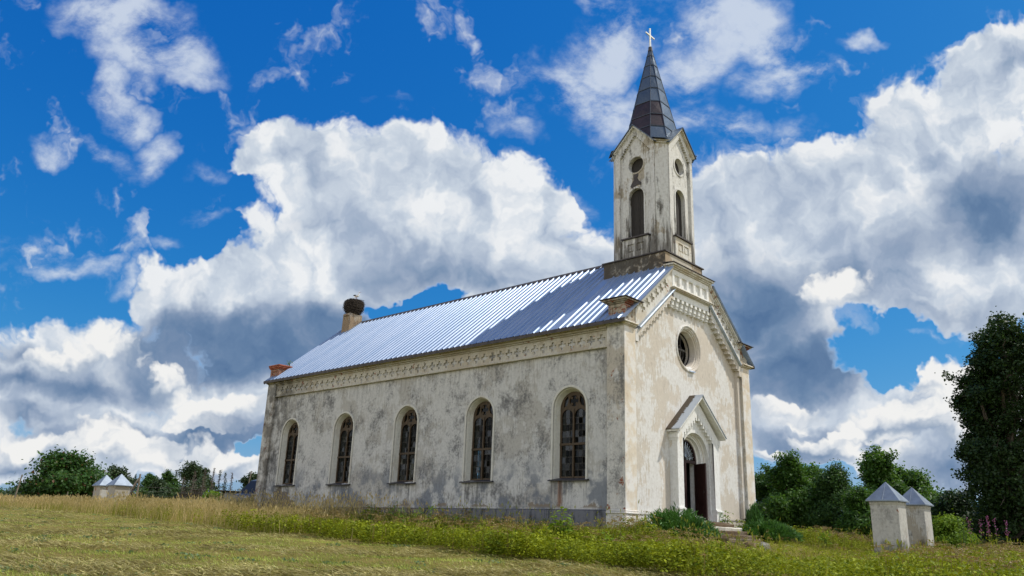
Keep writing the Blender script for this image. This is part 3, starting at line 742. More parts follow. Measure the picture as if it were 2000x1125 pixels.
for (a, ruin) in (((.06, .84, .02, .80), False), ((9.12, 9.94, .02, .80), False), ((.02, .86, 23.26, 24.16), True), ((9.14, 9.98, 23.26, 24.16), True)):
    m, m2, m3 = pinnacle(*a, ruin)
    po = part(m, 'pinnacle', M_BRICKY if ruin else M_PIER, bevel=.012)
    part(m2, 'moulding', simple('red_brick', (.30, .085, .04), .9, .35, 5) if ruin else M_PIER, po, bevel=.02)
    if m3: part(m3, 'cap', M_CAP, po)
# ------------------------------------------------------------------ portal
PZ = 3.66; PA = 5.12; PH = 1.62          # eaves, apex, half width
def PR(x): return PA - .12 - (PA - PZ) / PH * abs(x - 5) * .985
m = MB()
gab = [(5 - PH, .28), (5 - PH, PZ - .12), (5, PA - .14), (5 + PH, PZ - .12), (5 + PH, .28)]
AH = 1.07; AZ = 2.60
# sunk field with the doorway arch
m.plate(FY, .07, .25, [(3.7, .28), (3.7, 3.6), (5, 4.72), (6.3, 3.6), (6.3, .28)], [arch(5, AH, .281, AZ, 24)])
rings = [[FY(a, b, d) for a, b in arch(5, hw, .28, AZ, 24)] for d, hw in ((.07, AH), (.22, 1.06), (.26, 1.02), (.28, .97), (.32, .95), (.33, .91), (.40, .90), (.46, .89), (.47, .84), (.52, .82), (.80, .81))]
m.loft(rings, cap=False)
pt = part(m, 'portal', M_PORTAL)
m = MB()
for s_ in (0, 1):
    X = lambda x: 10 - x if s_ else x
    # side pilaster and stepped corbels of the gable
    poly = [(3.38, .75), (3.80, .75), (3.80, 3.40)]
    x = 3.80; z = 3.46
    k = 0
    while x < 4.9:
        poly += [(x, z - .10), (x + .095, z - .10), (x + .095, z + .02), (x + .115, z + .02), (x + .115, z + .13), (x + .175, z + .13)]
        x += .175; z += .130
    poly += [(x, z - .05), (5.0, z - .05), (5.0, PA - .16), (3.38, PZ - .13)]
    m.plate(FY, -.10, .251, [(X(a), b) for a, b in poly])
    # foot and capital
    for z0, z1, e in ((.28, .66, .05), (.662, .705, .09), (.708, .748, .04)):
        m.box(min(X(3.38 - e), X(3.80 + e * .3)), -.10 - e, z0, max(X(3.38 - e), X(3.80 + e * .3)), .2, z1)
    for z0, z1, e in ((3.22, 3.30, .04), (3.302, 3.52, .065)):
        m.box(min(X(3.38 - e), X(3.42)), -.09 - e, z0, max(X(3.38 - e), X(3.42)), .25, z1)
part(m, 'portal_pilaster', M_PORTAL, pt, bevel=.008)
m = MB()
for s_ in (0, 1):
    X = lambda x: 10 - x if s_ else x
    pr = [(3.16, PZ - .03), (5.0, PA + .0), (5.0, PA - .10), (3.16, PZ - .13)]
    m.plate(FY, -.34, .252, [(X(a), b) for a, b in pr])
part(m, 'portal_cornice', M_PORTAL, pt, bevel=.01)
m = MB()
for s_ in (0, 1):
    X = lambda x: 10 - x if s_ else x
    pr = [(3.12, PZ - .055), (3.12, PZ - .02), (5.0, PA + .05), (5.0, PA + .012)]
    m.plate(FY, -.37, .255, [(X(a), b) for a, b in pr])
m.loft([[(5 + a, d, PA + h) for a, h in ((-.13, -.06), (0, .065), (.13, -.06), (0, .04))] for d in (-.38, .256)])
n = new_mat('portal_sheet'); sp = n.xyz(n.pos)
f = n.math('ADD', n.math('MULTIPLY', n.ramp(sp[1], -.22, .12), .75), n.math('MULTIPLY', n.math('SUBTRACT', n.noise(n.mapping(n.pos, sc=(1, 1, 3)), 5, 6, .7), .5), 1.5))
c = n.mix(n.ramp(f, .30, .48), (.42, .46, .50, 1), n.mix(n.noise(n.pos, 22, 4, .7), (.025, .018, .012, 1), (.12, .085, .05, 1)))
n.l.new(c, n.b.inputs['Base Color']); n.b.inputs['Roughness'].default_value = .6; n.b.inputs['Metallic'].default_value = .25
bump(n, n.noise(n.pos, 30, 3, .6), .4, .02)
part(m, 'portal_roof', n.m, pt)
# door frame, fanlight with scrollwork, closed leaf and opened leaf
m = MB(); m.plate(FY, .50, .58, arch(5, .84, .30, 2.60, 24), [sq(4.23, .302, 5.77, 2.52), arch(5, .74, 2.63, 2.631, 20)])
df = part(m, 'door_frame', M_DOOR, pt)
m = MB(); rs = random.Random(3)
for k in range(13):
    a = PI * (k + .5) / 13
    cx, cz = 5 + .50 * math.cos(a), 2.63 + .50 * math.sin(a)
    m.tube([(cx + .10 * math.cos(t), .545, cz + .10 * math.sin(t)) for t in np.linspace(0, 5.2, 12)], .013, 4)
    m.tube([(5 + .12 * math.cos(a), .545, 2.65 + .12 * math.sin(a)), (5 + .72 * math.cos(a + .1), .545, 2.63 + .72 * math.sin(a + .1))], .010, 4)
for r in (.2, .36): m.tube([(5 + r * math.cos(t), .545, 2.63 + r * math.sin(t)) for t in np.linspace(0, PI, 14)], .013, 4)
part(m, 'fanlight_grille', M_LEDGE, df)
m = MB(); m.plate(FY, .60, .62, arch(5, .80, 2.6, 2.601, 20)); part(m, 'fanlight', M_DARK, df)
def leaf(m, org, ang, sgn):
    c, s = math.cos(ang), math.sin(ang)
    F = lambda a, b, d: (org[0] + c * a * sgn - s * d * sgn, org[1] - s * a - c * d, b)
    w_ = .76
    m.plate(F, 0, .05, sq(0, .31, w_, 2.51), [sq(.12, .45, w_ - .12, 1.0), sq(.12, 1.10, w_ - .12, 1.62), sq(.12, 1.72, w_ - .12, 2.38)])
    m.plate(F, .015, .035, sq(.02, .33, w_ - .02, 2.49))
    for z0, z1 in ((.45, 1.0), (1.10, 1.62), (1.72, 2.38)):
        m.plate(F, .002, .048, sq(.19, z0 + .08, w_ - .19, z1 - .08))
m = MB(); leaf(m, (4.235, .535), 0.0, 1); part(m, 'door', M_DOOR, df)
m = MB(); leaf(m, (5.765, .52), math.radians(60), -1); dr = part(m, 'door', M_DOOR, df)
m = MB(); m.box(5.37, -.07, 1.38, 5.42, -.01, 1.42); part(m, 'handle', M_CAP, df)

# ------------------------------------------------------------------ belfry
TX, TY = 5.09, 1.84
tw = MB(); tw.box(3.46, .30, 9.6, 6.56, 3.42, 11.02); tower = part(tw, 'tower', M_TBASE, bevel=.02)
m = MB(); m.box(3.40, .24, 11.022, 6.62, 3.48, 11.075); part(m, 'base_cap', M_CAP, tower)
HS = 1.47; CHF = .47; HF = HS - CHF
def octo(h, c, z): return [(TX + a, TY + b, z) for a, b in ((-h, -(h - c)), (-(h - c), -h), (h - c, -h), (h, -(h - c)), (h, h - c), (h - c, h), (-(h - c), h), (-h, h - c))]
def tf(k):
    """face k of the belfry: s runs along the face, d goes inwards from its plane"""
    ca, sa = [(1, 0), (0, 1), (-1, 0), (0, -1)][k]
    return lambda s_, t, d: (TX + ca * s_ + sa * (HS - d), TY + sa * s_ - ca * (HS - d), t)
GZ0, GZ1 = 16.42, 17.36
shaft = MB()
core = octo(HS - .13, CHF, 11.05); shaft.loft([[(x, y, 11.05) for x, y, z in octo(HS - .42, CHF - .1, 0)], [(x, y, 16.6) for x, y, z in octo(HS - .42, CHF - .1, 0)]])
for k in range(4):
    F = tf(k)
    # sunk field
    shaft.plate(F, .11, .42, [(-.86, 11.06), (-.86, 16.1), (0, 17.0), (.86, 16.1), (.86, 11.06)], [circ(0, 15.52, .385, 22), arch(0, .39, 12.12, 13.98, 16)])
    # raised frame with stepped gable
    poly = [(-HF, 11.06), (-HF, GZ0 - .04), (0, GZ1 - .06), (HF, GZ0 - .04), (HF, 11.06), (.80, 11.06), (.80, 15.95)]
    st = []
    x, z = .80, 15.95
    for i in range(5):
        st += [(x, z + .09), (x - .085, z + .09), (x - .085, z + .186), (x - .15, z + .186)]; x -= .15; z += .186
    poly += st + [(x, z + .05), (-x, z + .05)] + [(-a, b) for a, b in reversed(st)] + [(-.80, 15.95), (-.80, 11.06)]
    shaft.plate(F, 0, .20, poly)
    # window head moulding
    for o_, i_ in ((arch(0, .47, 12.08, 13.98, 16), arch(0, .395, 12.08, 13.98, 16)),):
        shaft.loft([[F(a, b, .112) for a, b in i_], [F(a, b, .075) for a, b in i_], [F(a, b, .075) for a, b in o_], [F(a, b, .115) for a, b in o_]], cap=False, closed=False)
    shaft.loft([[F(a, b, .115) for a, b in circ(0, 15.52, .385, 22)], [F(a, b, .08) for a, b in circ(0, 15.52, .39, 22)], [F(a, b, .08) for a, b in circ(0, 15.52, .46, 22)], [F(a, b, .115) for a, b in circ(0, 15.52, .465, 22)]], cap=False)
    # chamfer with slender edge rolls
    ca, sa = [(1, 0), (0, 1), (-1, 0), (0, -1)][k]
    A = Vector(F(-HF - .001, 0, 0)); B = Vector(tf((k + 3) % 4)(HF + .001, 0, 0))
    nrm = Vector((A.x - TX, A.y - TY, 0)) + Vector((B.x - TX, B.y - TY, 0)); nrm.normalize()
    G = lambda s_, t, d: tuple(A.lerp(B, s_) - nrm * d + Vector((0, 0, t)))
    shaft.plate(G, .0, .3, sq(0.06, 11.06, .94, GZ0 - .03))
    shaft.plate(G, -.06, .25, sq(-.02, GZ0 - .16, 1.02, GZ0 - .09)); shaft.plate(G, -.11, .25, sq(-.06, GZ0 - .087, 1.06, GZ0 - .02))
sh = part(shaft, 'shaft', M_TOWER, tower)
for k in range(4):
    F = tf(k)
    m = MB(); m.plate(F, -.02, .2, sq(-.66, 11.08, .66, 11.98), [sq(-.42, 11.36, -.06, 11.74), sq(.06, 11.36, .42, 11.74)]); m.plate(F, .03, .18, sq(-.64, 11.09, .64, 11.97))
    if k in (0, 3):
        m.plate(F, -.0, .1, sq(-.34, 11.43, -.13, 11.66)); m.plate(F, -.0, .1, sq(.14, 11.43, .35, 11.66))
    part(m, 'sill_panel', M_TOWER if k == 3 else M_TRIM, tower, bevel=.008)
    m = MB(); m.box(*F(-.70, 11.985, -.10), *F(.70, 12.05, .12)); part(m, 'sill', M_CAP, tower)
    m = MB()
    for i in range(5): m.plate(F, .27 + (i % 2) * .008, .31, sq(-.42 + i * .168, 12.0, -.42 + i * .168 + .162, 14.45))
    m.plate(F, .255, .275, sq(-.015, 12.05, .015, 14.4))
    m.plate(F, .33, .36, circ(0, 15.52, .42, 20)); m.plate(F, .315, .33, sq(-.4, 15.2, .1, 15.5))
    part(m, 'louvre_board', M_DARK, tower)
    # small gable roof on each side
    m = MB(); e = .16
    for s_ in (-1, 1):
        pr = [(s_ * (HF + .06), GZ0 - .09), (0, GZ1 + .03), (0, GZ1 - .06), (s_ * (HF + .06), GZ0 - .17)]
        m.plate(F, -.12, 1.0, pr)
    part(m, 'gable_cornice', M_TRIM if k != 3 else M_TOWER, tower)
    m = MB()
    for s_ in (-1, 1):
        pr = [(s_ * (HF + .13), GZ0 - .125), (0, GZ1 + .075), (0, GZ1 + .037), (s_ * (HF + .13), GZ0 - .165)]
        m.plate(F, -.18, 1.15, pr)
    part(m, 'gable_roof', M_SPIRE, tower)
o0, o1, o2 = octo(HS + .19, CHF + .05, GZ0 - .015), octo(HS + .19, CHF + .05, GZ0 + .012), octo(.80, .36, GZ0 + .55)
for k in (0, 2, 4, 6):
    i, j = k, (k + 1) % 8
    m = MB(); m.loft([[o0[i], o0[j], o2[j], o2[i]], [o1[i], o1[j], (o2[j][0], o2[j][1], o2[j][2] + .03), (o2[i][0], o2[i][1], o2[i][2] + .03)]])
    part(m, 'eaves_sheet', M_SPIRE, tower)
M_SPSEAM = simple('seam_sheet', (.045, .06, .08), .45, .2, 4, metal=.4)
# spire, sheet by sheet with seams
RS = lambda z: .208 * (22.42 - z)
lev = [16.75, 17.45, 18.15, 18.92, 19.72, 20.45, 21.15, 21.75, 22.18]
mg, mbn, ms = MB(), MB(), MB()
rs = random.Random(9)
for i in range(len(lev) - 1):
    z0, z1 = lev[i], lev[i + 1]
    a = octo(RS(z0) + .012, RS(z0) * .45, z0 - .02); b = octo(RS(z1), RS(z1) * .45, z1)
    for k in range(8):
        j = (k + 1) % 8
        br = i < 3 and k in (7, 0, 6, 5) and not (i == 0 and k == 0)
        dz = (rs.random() - .5) * .07
        q = [Vector(a[k]), Vector(a[j]), Vector(b[j]), Vector(b[k])]
        c_ = sum(q, Vector()) / 4; o_ = Vector((c_.x - TX, c_.y - TY, 0)).normalized() * (rs.random() * .012)
        mid = (c_ + o_ * 2)
        (mbn if br else mg).add([q[0] + o_, q[1] + o_, q[2], q[3], mid], [(0, 1, 4), (1, 2, 4), (2, 3, 4), (3, 0, 4)])
    ms.loft([octo(RS(z0) + .028, RS(z0) * .45, z0 - .02), octo(RS(z0) + .028, RS(z0) * .45, z0 + .012)], cap=False)
for k in range(8):
    ms.tube([octo(RS(16.8) + .01, RS(16.8) * .45, 16.8)[k], octo(RS(22.18) + .006, RS(22.18) * .45, 22.18)[k]], .018, 5)
sp_ = part(mg, 'spire', M_SPIRE, tower, fix=True); part(mbn, 'brown_sheet', M_SPBROWN, tower); part(ms, 'seam', M_SPSEAM, tower)
m = MB(); m.plate(tf(3), .085, .13, [(-.12, 15.12), (.10, 15.13), (.12, 14.98), (.06, 14.86), (.13, 14.72), (.26, 14.60), (.22, 14.48), (.05, 14.53), (-.05, 14.46), (-.20, 14.40), (-.30, 14.52), (-.22, 14.66), (-.10, 14.80), (-.13, 14.95)]); part(m, 'bare_patch', M_CAP, tower)
m = MB(); m.loft([octo(.085, .035, 22.12), octo(.075, .03, 22.30)]); m.loft([octo(.10, .04, 22.06), octo(.10, .04, 22.12)]); part(m, 'spire_tip', M_CAP, tower)
m = MB(); m.box(TX - .035, TY - .03, 22.28, TX + .035, TY + .03, 23.36); m.box(TX - .37, TY - .028, 22.925, TX + .37, TY + .028, 22.99)
part(m, 'cross', M_CROSS, tower)

# ------------------------------------------------------------------ stork nest and storks on the chimney
def stick_nest(x, y, z, r, h):
    m = MB(); rs = random.Random(2)
    nseg, rg = 22, []
    for f_, rr in ((0, .62), (.25, .86), (.5, 1.0), (.75, 1.03), (.93, .95), (1., .86), (.92, .6), (.85, 0.05)):
        rg.append([(x + r * rr * (1 + .05 * rs.random()) * math.cos(2 * PI * k / nseg), y + r * rr * (1 + .05 * rs.random()) * math.sin(2 * PI * k / nseg), z + h * f_ + .02 * rs.random()) for k in range(nseg)])
    m.loft(rg)
    for i in range(900):
        a = rs.random() * 2 * PI; f_ = rs.random() ** .8
        rr = r * (.66 + .40 * min(1, f_ * 2.4)) * (1 - .14 * max(0, f_ - .8) * 5) * (1 + .04 * rs.random())
        p = Vector((x + rr * math.cos(a), y + rr * math.sin(a), z + h * f_))
        t = Vector((-math.sin(a), math.cos(a), (rs.random() - .5) * .7)).normalized(); t += Vector((math.cos(a), math.sin(a), 0)) * (rs.random() - .35) * .35
        l = .12 + .22 * rs.random()
        q = Vector((math.cos(a), math.sin(a), 0)) * .008; zz = Vector((0, 0, .009))
        m.add([p - t * l - zz, p - t * l + zz, p + t * l + zz * .5 + q, p + t * l - zz * .5 + q, p + q * 2], [(0, 3, 4), (3, 2, 4), (2, 1, 4), (1, 0, 4)])
    return m
n = new_mat('nest_sticks'); rnd = n.node('ShaderNodeNewGeometry').outputs['Random Per Island']
n.l.new(n.mix(n.noise(n.pos, 9, 4, .6), n.mix(rnd, (.025, .018, .013, 1), (.11, .085, .06, 1)), (.03, .022, .016, 1)), n.b.inputs['Base Color']); n.b.inputs['Roughness'].default_value = .95; M_NEST = n.m
ob = stick_nest(4.62, 23.18, 12.07, .535, .90).build('stork_nest', M_NEST, fix=False); tag(ob, 'big round nest of dark sticks on top of the chimney stack', 'nest')
M_WHITE = simple('white_feather', (.82, .80, .76), .8, .08, 9); M_BLACK = simple('black_feather', (.02, .02, .022), .6, .2, 9); M_RED = simple('red_bill', (.45, .06, .02), .5, .1, 9)
def skin_body(name, pts, edges, rad, mat, parent=None, sub=2):
    me = bpy.data.meshes.new(name); me.from_pydata(pts, edges, []); o = bpy.data.objects.new(name, me); COL.objects.link(o)
    s = o.modifiers.new('skin', 'SKIN')
    if not me.skin_vertices: me.skin_vertices.new()
    for i, r in enumerate(rad): me.skin_vertices[0].data[i].radius = (r, r)
    me.skin_vertices[0].data[0].use_root = True
    o.modifiers.new('sub', 'SUBSURF').levels = sub; o.modifiers['sub'].render_levels = sub
    me.materials.append(mat)
    if parent: o.parent = parent
    return o
def stork(x, y, z, k, heading, crouch, label):
    t = tag(empty('stork', (x, y, z)), label, 'bird', 'storks on the nest'); t.rotation_euler = (0, 0, heading); t.scale = (k, k, k)
    lz = .10 if crouch else .42
    skin_body('body', [(0, 0, lz + .16), (.16, 0, lz + .20), (.30, 0, lz + .10), (-.14, 0, lz + .22), (-.20, 0, lz + .36), (-.18, 0, lz + .50), (-.23, 0, lz + .58), (-.27, 0, lz + .585)], [(0, 1), (1, 2), (0, 3), (3, 4), (4, 5), (5, 6), (6, 7)], [.145, .13, .05, .11, .05, .04, .055, .035], M_WHITE, t)
    b = MB(); b.tube([(-.28, 0, lz + .58), (-.48, 0, lz + .53)], [.022, .004], 6); b.build('bill', M_RED, t)
    for s_ in (-1, 1):
        wv = MB(); wv.loft([[(.02 + a * .6, s_ * (.125 + c * .03), lz + .22 + a * .1 + c * .07) for a, c in ((0, 1), (.3, .9), (.62, -.4), (.58, -.8), (.1, -.9))], [(.02 + a * .6, s_ * (.155 + c * .02), lz + .22 + a * .1 + c * .06) for a, c in ((0, .9), (.3, .8), (.62, -.45), (.58, -.75), (.1, -.8))]]); wv.build('wing', M_BLACK, t)
        lg = MB(); lg.tube([(.02, s_ * .06, lz + .06), (.05, s_ * .06, lz * .5), (.02, s_ * .06, 0), (-.08, s_ * .065, -.005)], [.018, .011, .011, .006], 5); lg.build('leg', M_RED, t)
    return t
stork(4.66, 23.02, 12.90, .62, 1.9, False, 'white stork standing upright in the stick nest')
stork(4.42, 23.12, 12.87, .50, 2.4, True, 'smaller stork sitting low in the nest beside the standing one')

# ------------------------------------------------------------------ doorstep stairs
m = tag(empty('front_steps', (5, -1.2, -.3)), 'worn mossy stone steps climbing between two junipers to the church door', 'steps')
ST = m
tz = [.275, .22, .09, -.04, -.18, -.32, -.45]; ty = [-.62, -.83, -1.13, -1.40, -1.67, -1.97, -2.36]; xr = [6.35, 6.3, 6.34, 6.28, 6.32, 6.30, 6.36]
rs = random.Random(11)
for i in range(7):
    b = MB(); nx = 12; x0, x1 = 3.55 + rs.random() * .1, xr[i]; zb = tz[i] - (.16 if i < 6 else .5); yb = (.24 if i == 0 else ty[i - 1] + .12)
    if i == 0: yb = .06
    rg = []
    for k in range(nx + 1):
        x = x0 + (x1 - x0) * k / nx; wz = -.012 * rs.random() - (.03 * rs.random() if rs.random() < .2 else 0); wy = .025 * rs.random()
        rg.append([(x, ty[i] + wy + .012, zb), (x, ty[i] + wy, tz[i] + wz - .03), (x, ty[i] + wy + .03, tz[i] + wz), (x, yb, tz[i] - .004 * rs.random()), (x, yb, zb)])
    b.loft(rg)
    o = b.build('step', simple('bleached_stone', (.50, .47, .40), .9, .35, 6) if i == 2 else M_STEP); o.parent = ST; o.matrix_parent_inverse = Matrix.Translation(-ST.location)
def rock(name, x, y, z, sx, sy, sz, mat, label, seed):
    bm = bmesh.new(); bmesh.ops.create_icosphere(bm, subdivisions=3, radius=1); rs = random.Random(seed)
    pl = [(Vector((rs.gauss(0, 1), rs.gauss(0, 1), rs.gauss(0, 1))).normalized(), .55 + .3 * rs.random()) for _ in range(11)]
    for v_ in bm.verts:
        for nn, d in pl:
            e_ = v_.co.dot(nn) - d
            if e_ > 0: v_.co -= nn * e_ * .9
        v_.co *= 1 + .05 * rs.random()
        v_.co = Vector((v_.co.x * sx, v_.co.y * sy, v_.co.z * sz))
    me = bpy.data.meshes.new(name); bm.to_mesh(me); bm.free(); me.materials.append(mat)
    o = bpy.data.objects.new(name, me); COL.objects.link(o); o.location = (x, y, z); o.rotation_euler = (0, 0, seed)
    return tag(o, label, 'rock', 'stones at the foot of the steps')
M_ROCK = plaster('field_stone', (.34, .33, .31, 1), (.28, .26, .23, 1), (.10, .095, .08, 1), seed=3.).m; M_MOSS = simple('mossy_stone', (.15, .10, .045), .95, .45, 5)
for a in ((3.45, -2.75, -.66, .42, .30, .28, M_MOSS, 'broad brown moss covered block at the left of the steps', 1), (4.15, -3.0, -.72, .20, .19, .26, M_ROCK, 'upright pale grey stone with dark cracks in the weeds', 2), (4.75, -2.75, -.60, .22, .2, .22, M_ROCK, 'grey stone leaning against the lowest step', 3), (6.75, -2.75, -.62, .30, .2, .15, M_ROCK, 'flat pale stone at the right end of the lowest step', 4), (1.3, -1.6, -.44, .25, .15, .1, M_ROCK, 'small pale flat stone under the juniper', 5)): rock('boulder', *a)

# ------------------------------------------------------------------ gate pillars
def pillar(x, y, z0, z1, wx, wy, label):
    t = tag(empty('gate_pillar', (x, y, z0)), label, 'pillar', 'whitewashed gate pillars with sheet metal caps')
    h = z1 - z0
    b = MB(); b.loft([[(sx * wx / 2 * k, sy * wy / 2 * k, zz) for sx, sy in ((-1, -1), (1, -1), (1, 1), (-1, 1))] for zz, k in ((0, 1.0), (h - .12, 1.0), (h - .09, 1.04), (h, 1.05))])
    b.build('shaft', M_PILLAR, t, bevel=.02)
    e = .10; b = MB()
    rg = [[(sx * (wx / 2 + e), sy * (wy / 2 + e), zz) for sx, sy in ((-1, -1), (1, -1), (1, 1), (-1, 1))] for zz in (h - .01, h + .03)]
    rg.append([(sx * .015, sy * .015, h + .66) for sx, sy in ((-1, -1), (1, -1), (1, 1), (-1, 1))]); b.loft(rg)
    c = b.build('cap', M_PCAP, t)
    b = MB(); b.box(-wx / 2 - e - .008, -.012, h + .0, -wx / 2 - e + .01, .012, h + .05); b.tube([(-wx / 2 - e, 0, h + .035), (0, 0, h + .665)], .014, 5); b.build('seam', M_PCAP, c)
    return t
M_PCAP = simple('zinc_cap', (.21, .25, .30), .5, .15, 2.5, metal=.45, bmp=.15)
pillar(6.53, -6.55, -1.3, 1.10, .86, .92, 'whitewashed square pillar with pyramid metal cap, the nearer of the two by the weeds in front of the maples')
pillar(9.65, -6.50, -1.3, 1.11, .86, .92, 'white pillar with pyramid cap half hidden behind the nearer pillar, leafy sapling at its foot')
# ------------------------------------------------------------------ vegetation helpers
def leaf_quads(c, nrm, ax, ln, wd):
    """folded leaf: base, two sides, tip (two triangles); arrays of N"""
    side = np.cross(nrm, ax); side /= np.linalg.norm(side, axis=1)[:, None] + 1e-9
    l = ln[:, None]; w_ = wd[:, None]
    v = np.stack([c - ax * l * .5, c + side * w_ * .5 + nrm * w_ * .12, c + ax * l * .5, c - side * w_ * .5 + nrm * w_ * .12], 1)
    return v
def unit(a): return a / (np.linalg.norm(a, axis=-1, keepdims=True) + 1e-9)
def leaves_from(centres, per, spread, size, out_from=None, rng=RNG, droop=.2, up=.6, asp=.62):
    n = len(centres) * per
    c = np.repeat(centres, per, 0) + rng.normal(0, 1, (n, 3)) * spread * np.array([1, 1, .75])
    d = rng.normal(0, 1, (n, 3))
    if out_from is not None: d += unit(c - out_from) * .9
    d[:, 2] += up
    nr = unit(d)
    ax = unit(np.cross(nr, rng.normal(0, 1, (n, 3)))); ax[:, 2] -= droop; ax = unit(ax)
    nr = unit(nr - ax * np.sum(nr * ax, 1)[:, None])
    s = size * rng.uniform(.6, 1.25, n)
    return leaf_quads(c, nr, ax, s, s * asp)
def quads_mesh(name, v, mat, parent=None):
    v = v.reshape(-1, 4, 3); n = len(v); b = np.arange(n)[:, None] * 4
    f = np.concatenate([b + np.array([[0, 1, 2]]), b + np.array([[0, 2, 3]])], 1).reshape(-1, 3)
    return np_mesh(name, v.reshape(-1, 3), f, mat, parent)
def foliage_mat(name, dark, light, tip=None, trans=.35, scale=.8, rough=.5, nk=1.1, stretch=(1, 1, 1), spec=.28):
    n = new_mat(name)
    rnd = n.node('ShaderNodeNewGeometry').outputs['Random Per Island']
    f = n.math('ADD', n.math('MULTIPLY', rnd, .55), n.math('MULTIPLY', n.math('SUBTRACT', n.noise(n.mapping(n.pos, rot=(0, 0, .75), sc=stretch), scale, 4, .6), .3 if nk < 1.5 else .42), nk))
    c = n.mix(n.ramp(f, .15, .95, 0, 1, False), dark, light)
    if tip: c = n.mix(n.ramp(rnd, .93, .97), c, tip)
    n.l.new(c, n.b.inputs['Base Color']); n.b.inputs['Roughness'].default_value = rough
    n.b.inputs['Specular IOR Level'].default_value = spec
    tr = n.node('ShaderNodeBsdfTranslucent'); n.l.new(n.mix(.5, c, (light[0] * 1.25, light[1] * 1.2, light[2] * .5, 1)), tr.inputs[0])
    mx = n.node('ShaderNodeMixShader'); mx.inputs[0].default_value = trans
    n.l.new(n.b.outputs[0], mx.inputs[1]); n.l.new(tr.outputs[0], mx.inputs[2]); n.l.new(mx.outputs[0], n.o.inputs[0])
    return n.m
M_BARK = simple('bark', (.085, .07, .052), .95, .4, 6, stretch=(3, 3, .6))
M_GREYBARK = simple('dead_bark', (.13, .105, .085), .95, .35, 6)
M_OAK = foliage_mat('oak_leaf', (.014, .034, .010, 1), (.042, .082, .018, 1), trans=.28)
M_MAPLE = foliage_mat('maple_leaf', (0.030, 0.080, 0.013, 1), (0.132, 0.263, 0.039, 1), tip=(.16, .20, .10, 1), trans=.34)
M_BUSH = foliage_mat('bush_leaf', (0.024, 0.061, 0.014, 1), (0.094, 0.187, 0.040, 1), trans=.3)
M_LBUSH = foliage_mat('cherry_leaf', (0.022, 0.064, 0.013, 1), (0.074, 0.162, 0.026, 1), tip=(.14, .06, .03, 1), trans=.32)
M_FAR = foliage_mat('far_leaf', (0.029, 0.055, 0.024, 1), (0.072, 0.110, 0.043, 1), trans=.25)
M_FIR = foliage_mat('spruce_needle', (.014, .030, .016, 1), (.034, .060, .026, 1), trans=.12)
M_DEAD = foliage_mat('dead_needle', (.075, .055, .042, 1), (.135, .105, .085, 1), trans=.1)
M_JUN = foliage_mat('juniper_needle', (0.021, 0.070, 0.012, 1), (0.093, 0.223, 0.035, 1), trans=.15, scale=1.6)
M_WEED = foliage_mat('weed_leaf', (.075, .120, .008, 1), (.36, .395, .022, 1), spec=.08, trans=.20, scale=.9)
M_UMBEL = foliage_mat('weed_seed', (0.168, 0.119, 0.042, 1), (0.360, 0.262, 0.098, 1), trans=.25, scale=1.2)
M_DRY = foliage_mat('dry_grass', (.25, .20, .075, 1), (.72, .57, .30, 1), trans=.35, scale=.5, spec=.1)
M_GREENG = foliage_mat('green_grass', (0.120, 0.159, 0.021, 1), (0.401, 0.399, 0.062, 1), trans=.35, scale=.5, spec=.1)
M_HEAP = foliage_mat('brown_hay', (.10, .082, .028, 1), (.58, .50, .21, 1), trans=.15, scale=.8, nk=1.6, spec=.08)
M_STUB = foliage_mat('stubble_blade', (.11, .135, .022, 1), (.49, .56, .12, 1), trans=.25, scale=.45, nk=2.0, stretch=(.6, 1.9, 1), spec=.08)
M_SAP = foliage_mat('sapling_leaf', (.07, .15, .012, 1), (.27, .38, .04, 1), spec=.12, trans=.28)
M_PINK = foliage_mat('fireweed_flower', (.22, .05, .16, 1), (.36, .12, .28, 1), trans=.3)
M_BUSHG = foliage_mat('clover_leaf', (0.070, 0.126, 0.049, 1), (0.182, 0.266, 0.119, 1), trans=.3)
M_HAY = foliage_mat('cut_hay', (.15, .125, .045, 1), (.66, .59, .25, 1), trans=.2, scale=.55, nk=2.8, stretch=(.6, 2., 1), spec=.08)  # dark patches: dried brown hay, and painted stand-in for shadows between rows

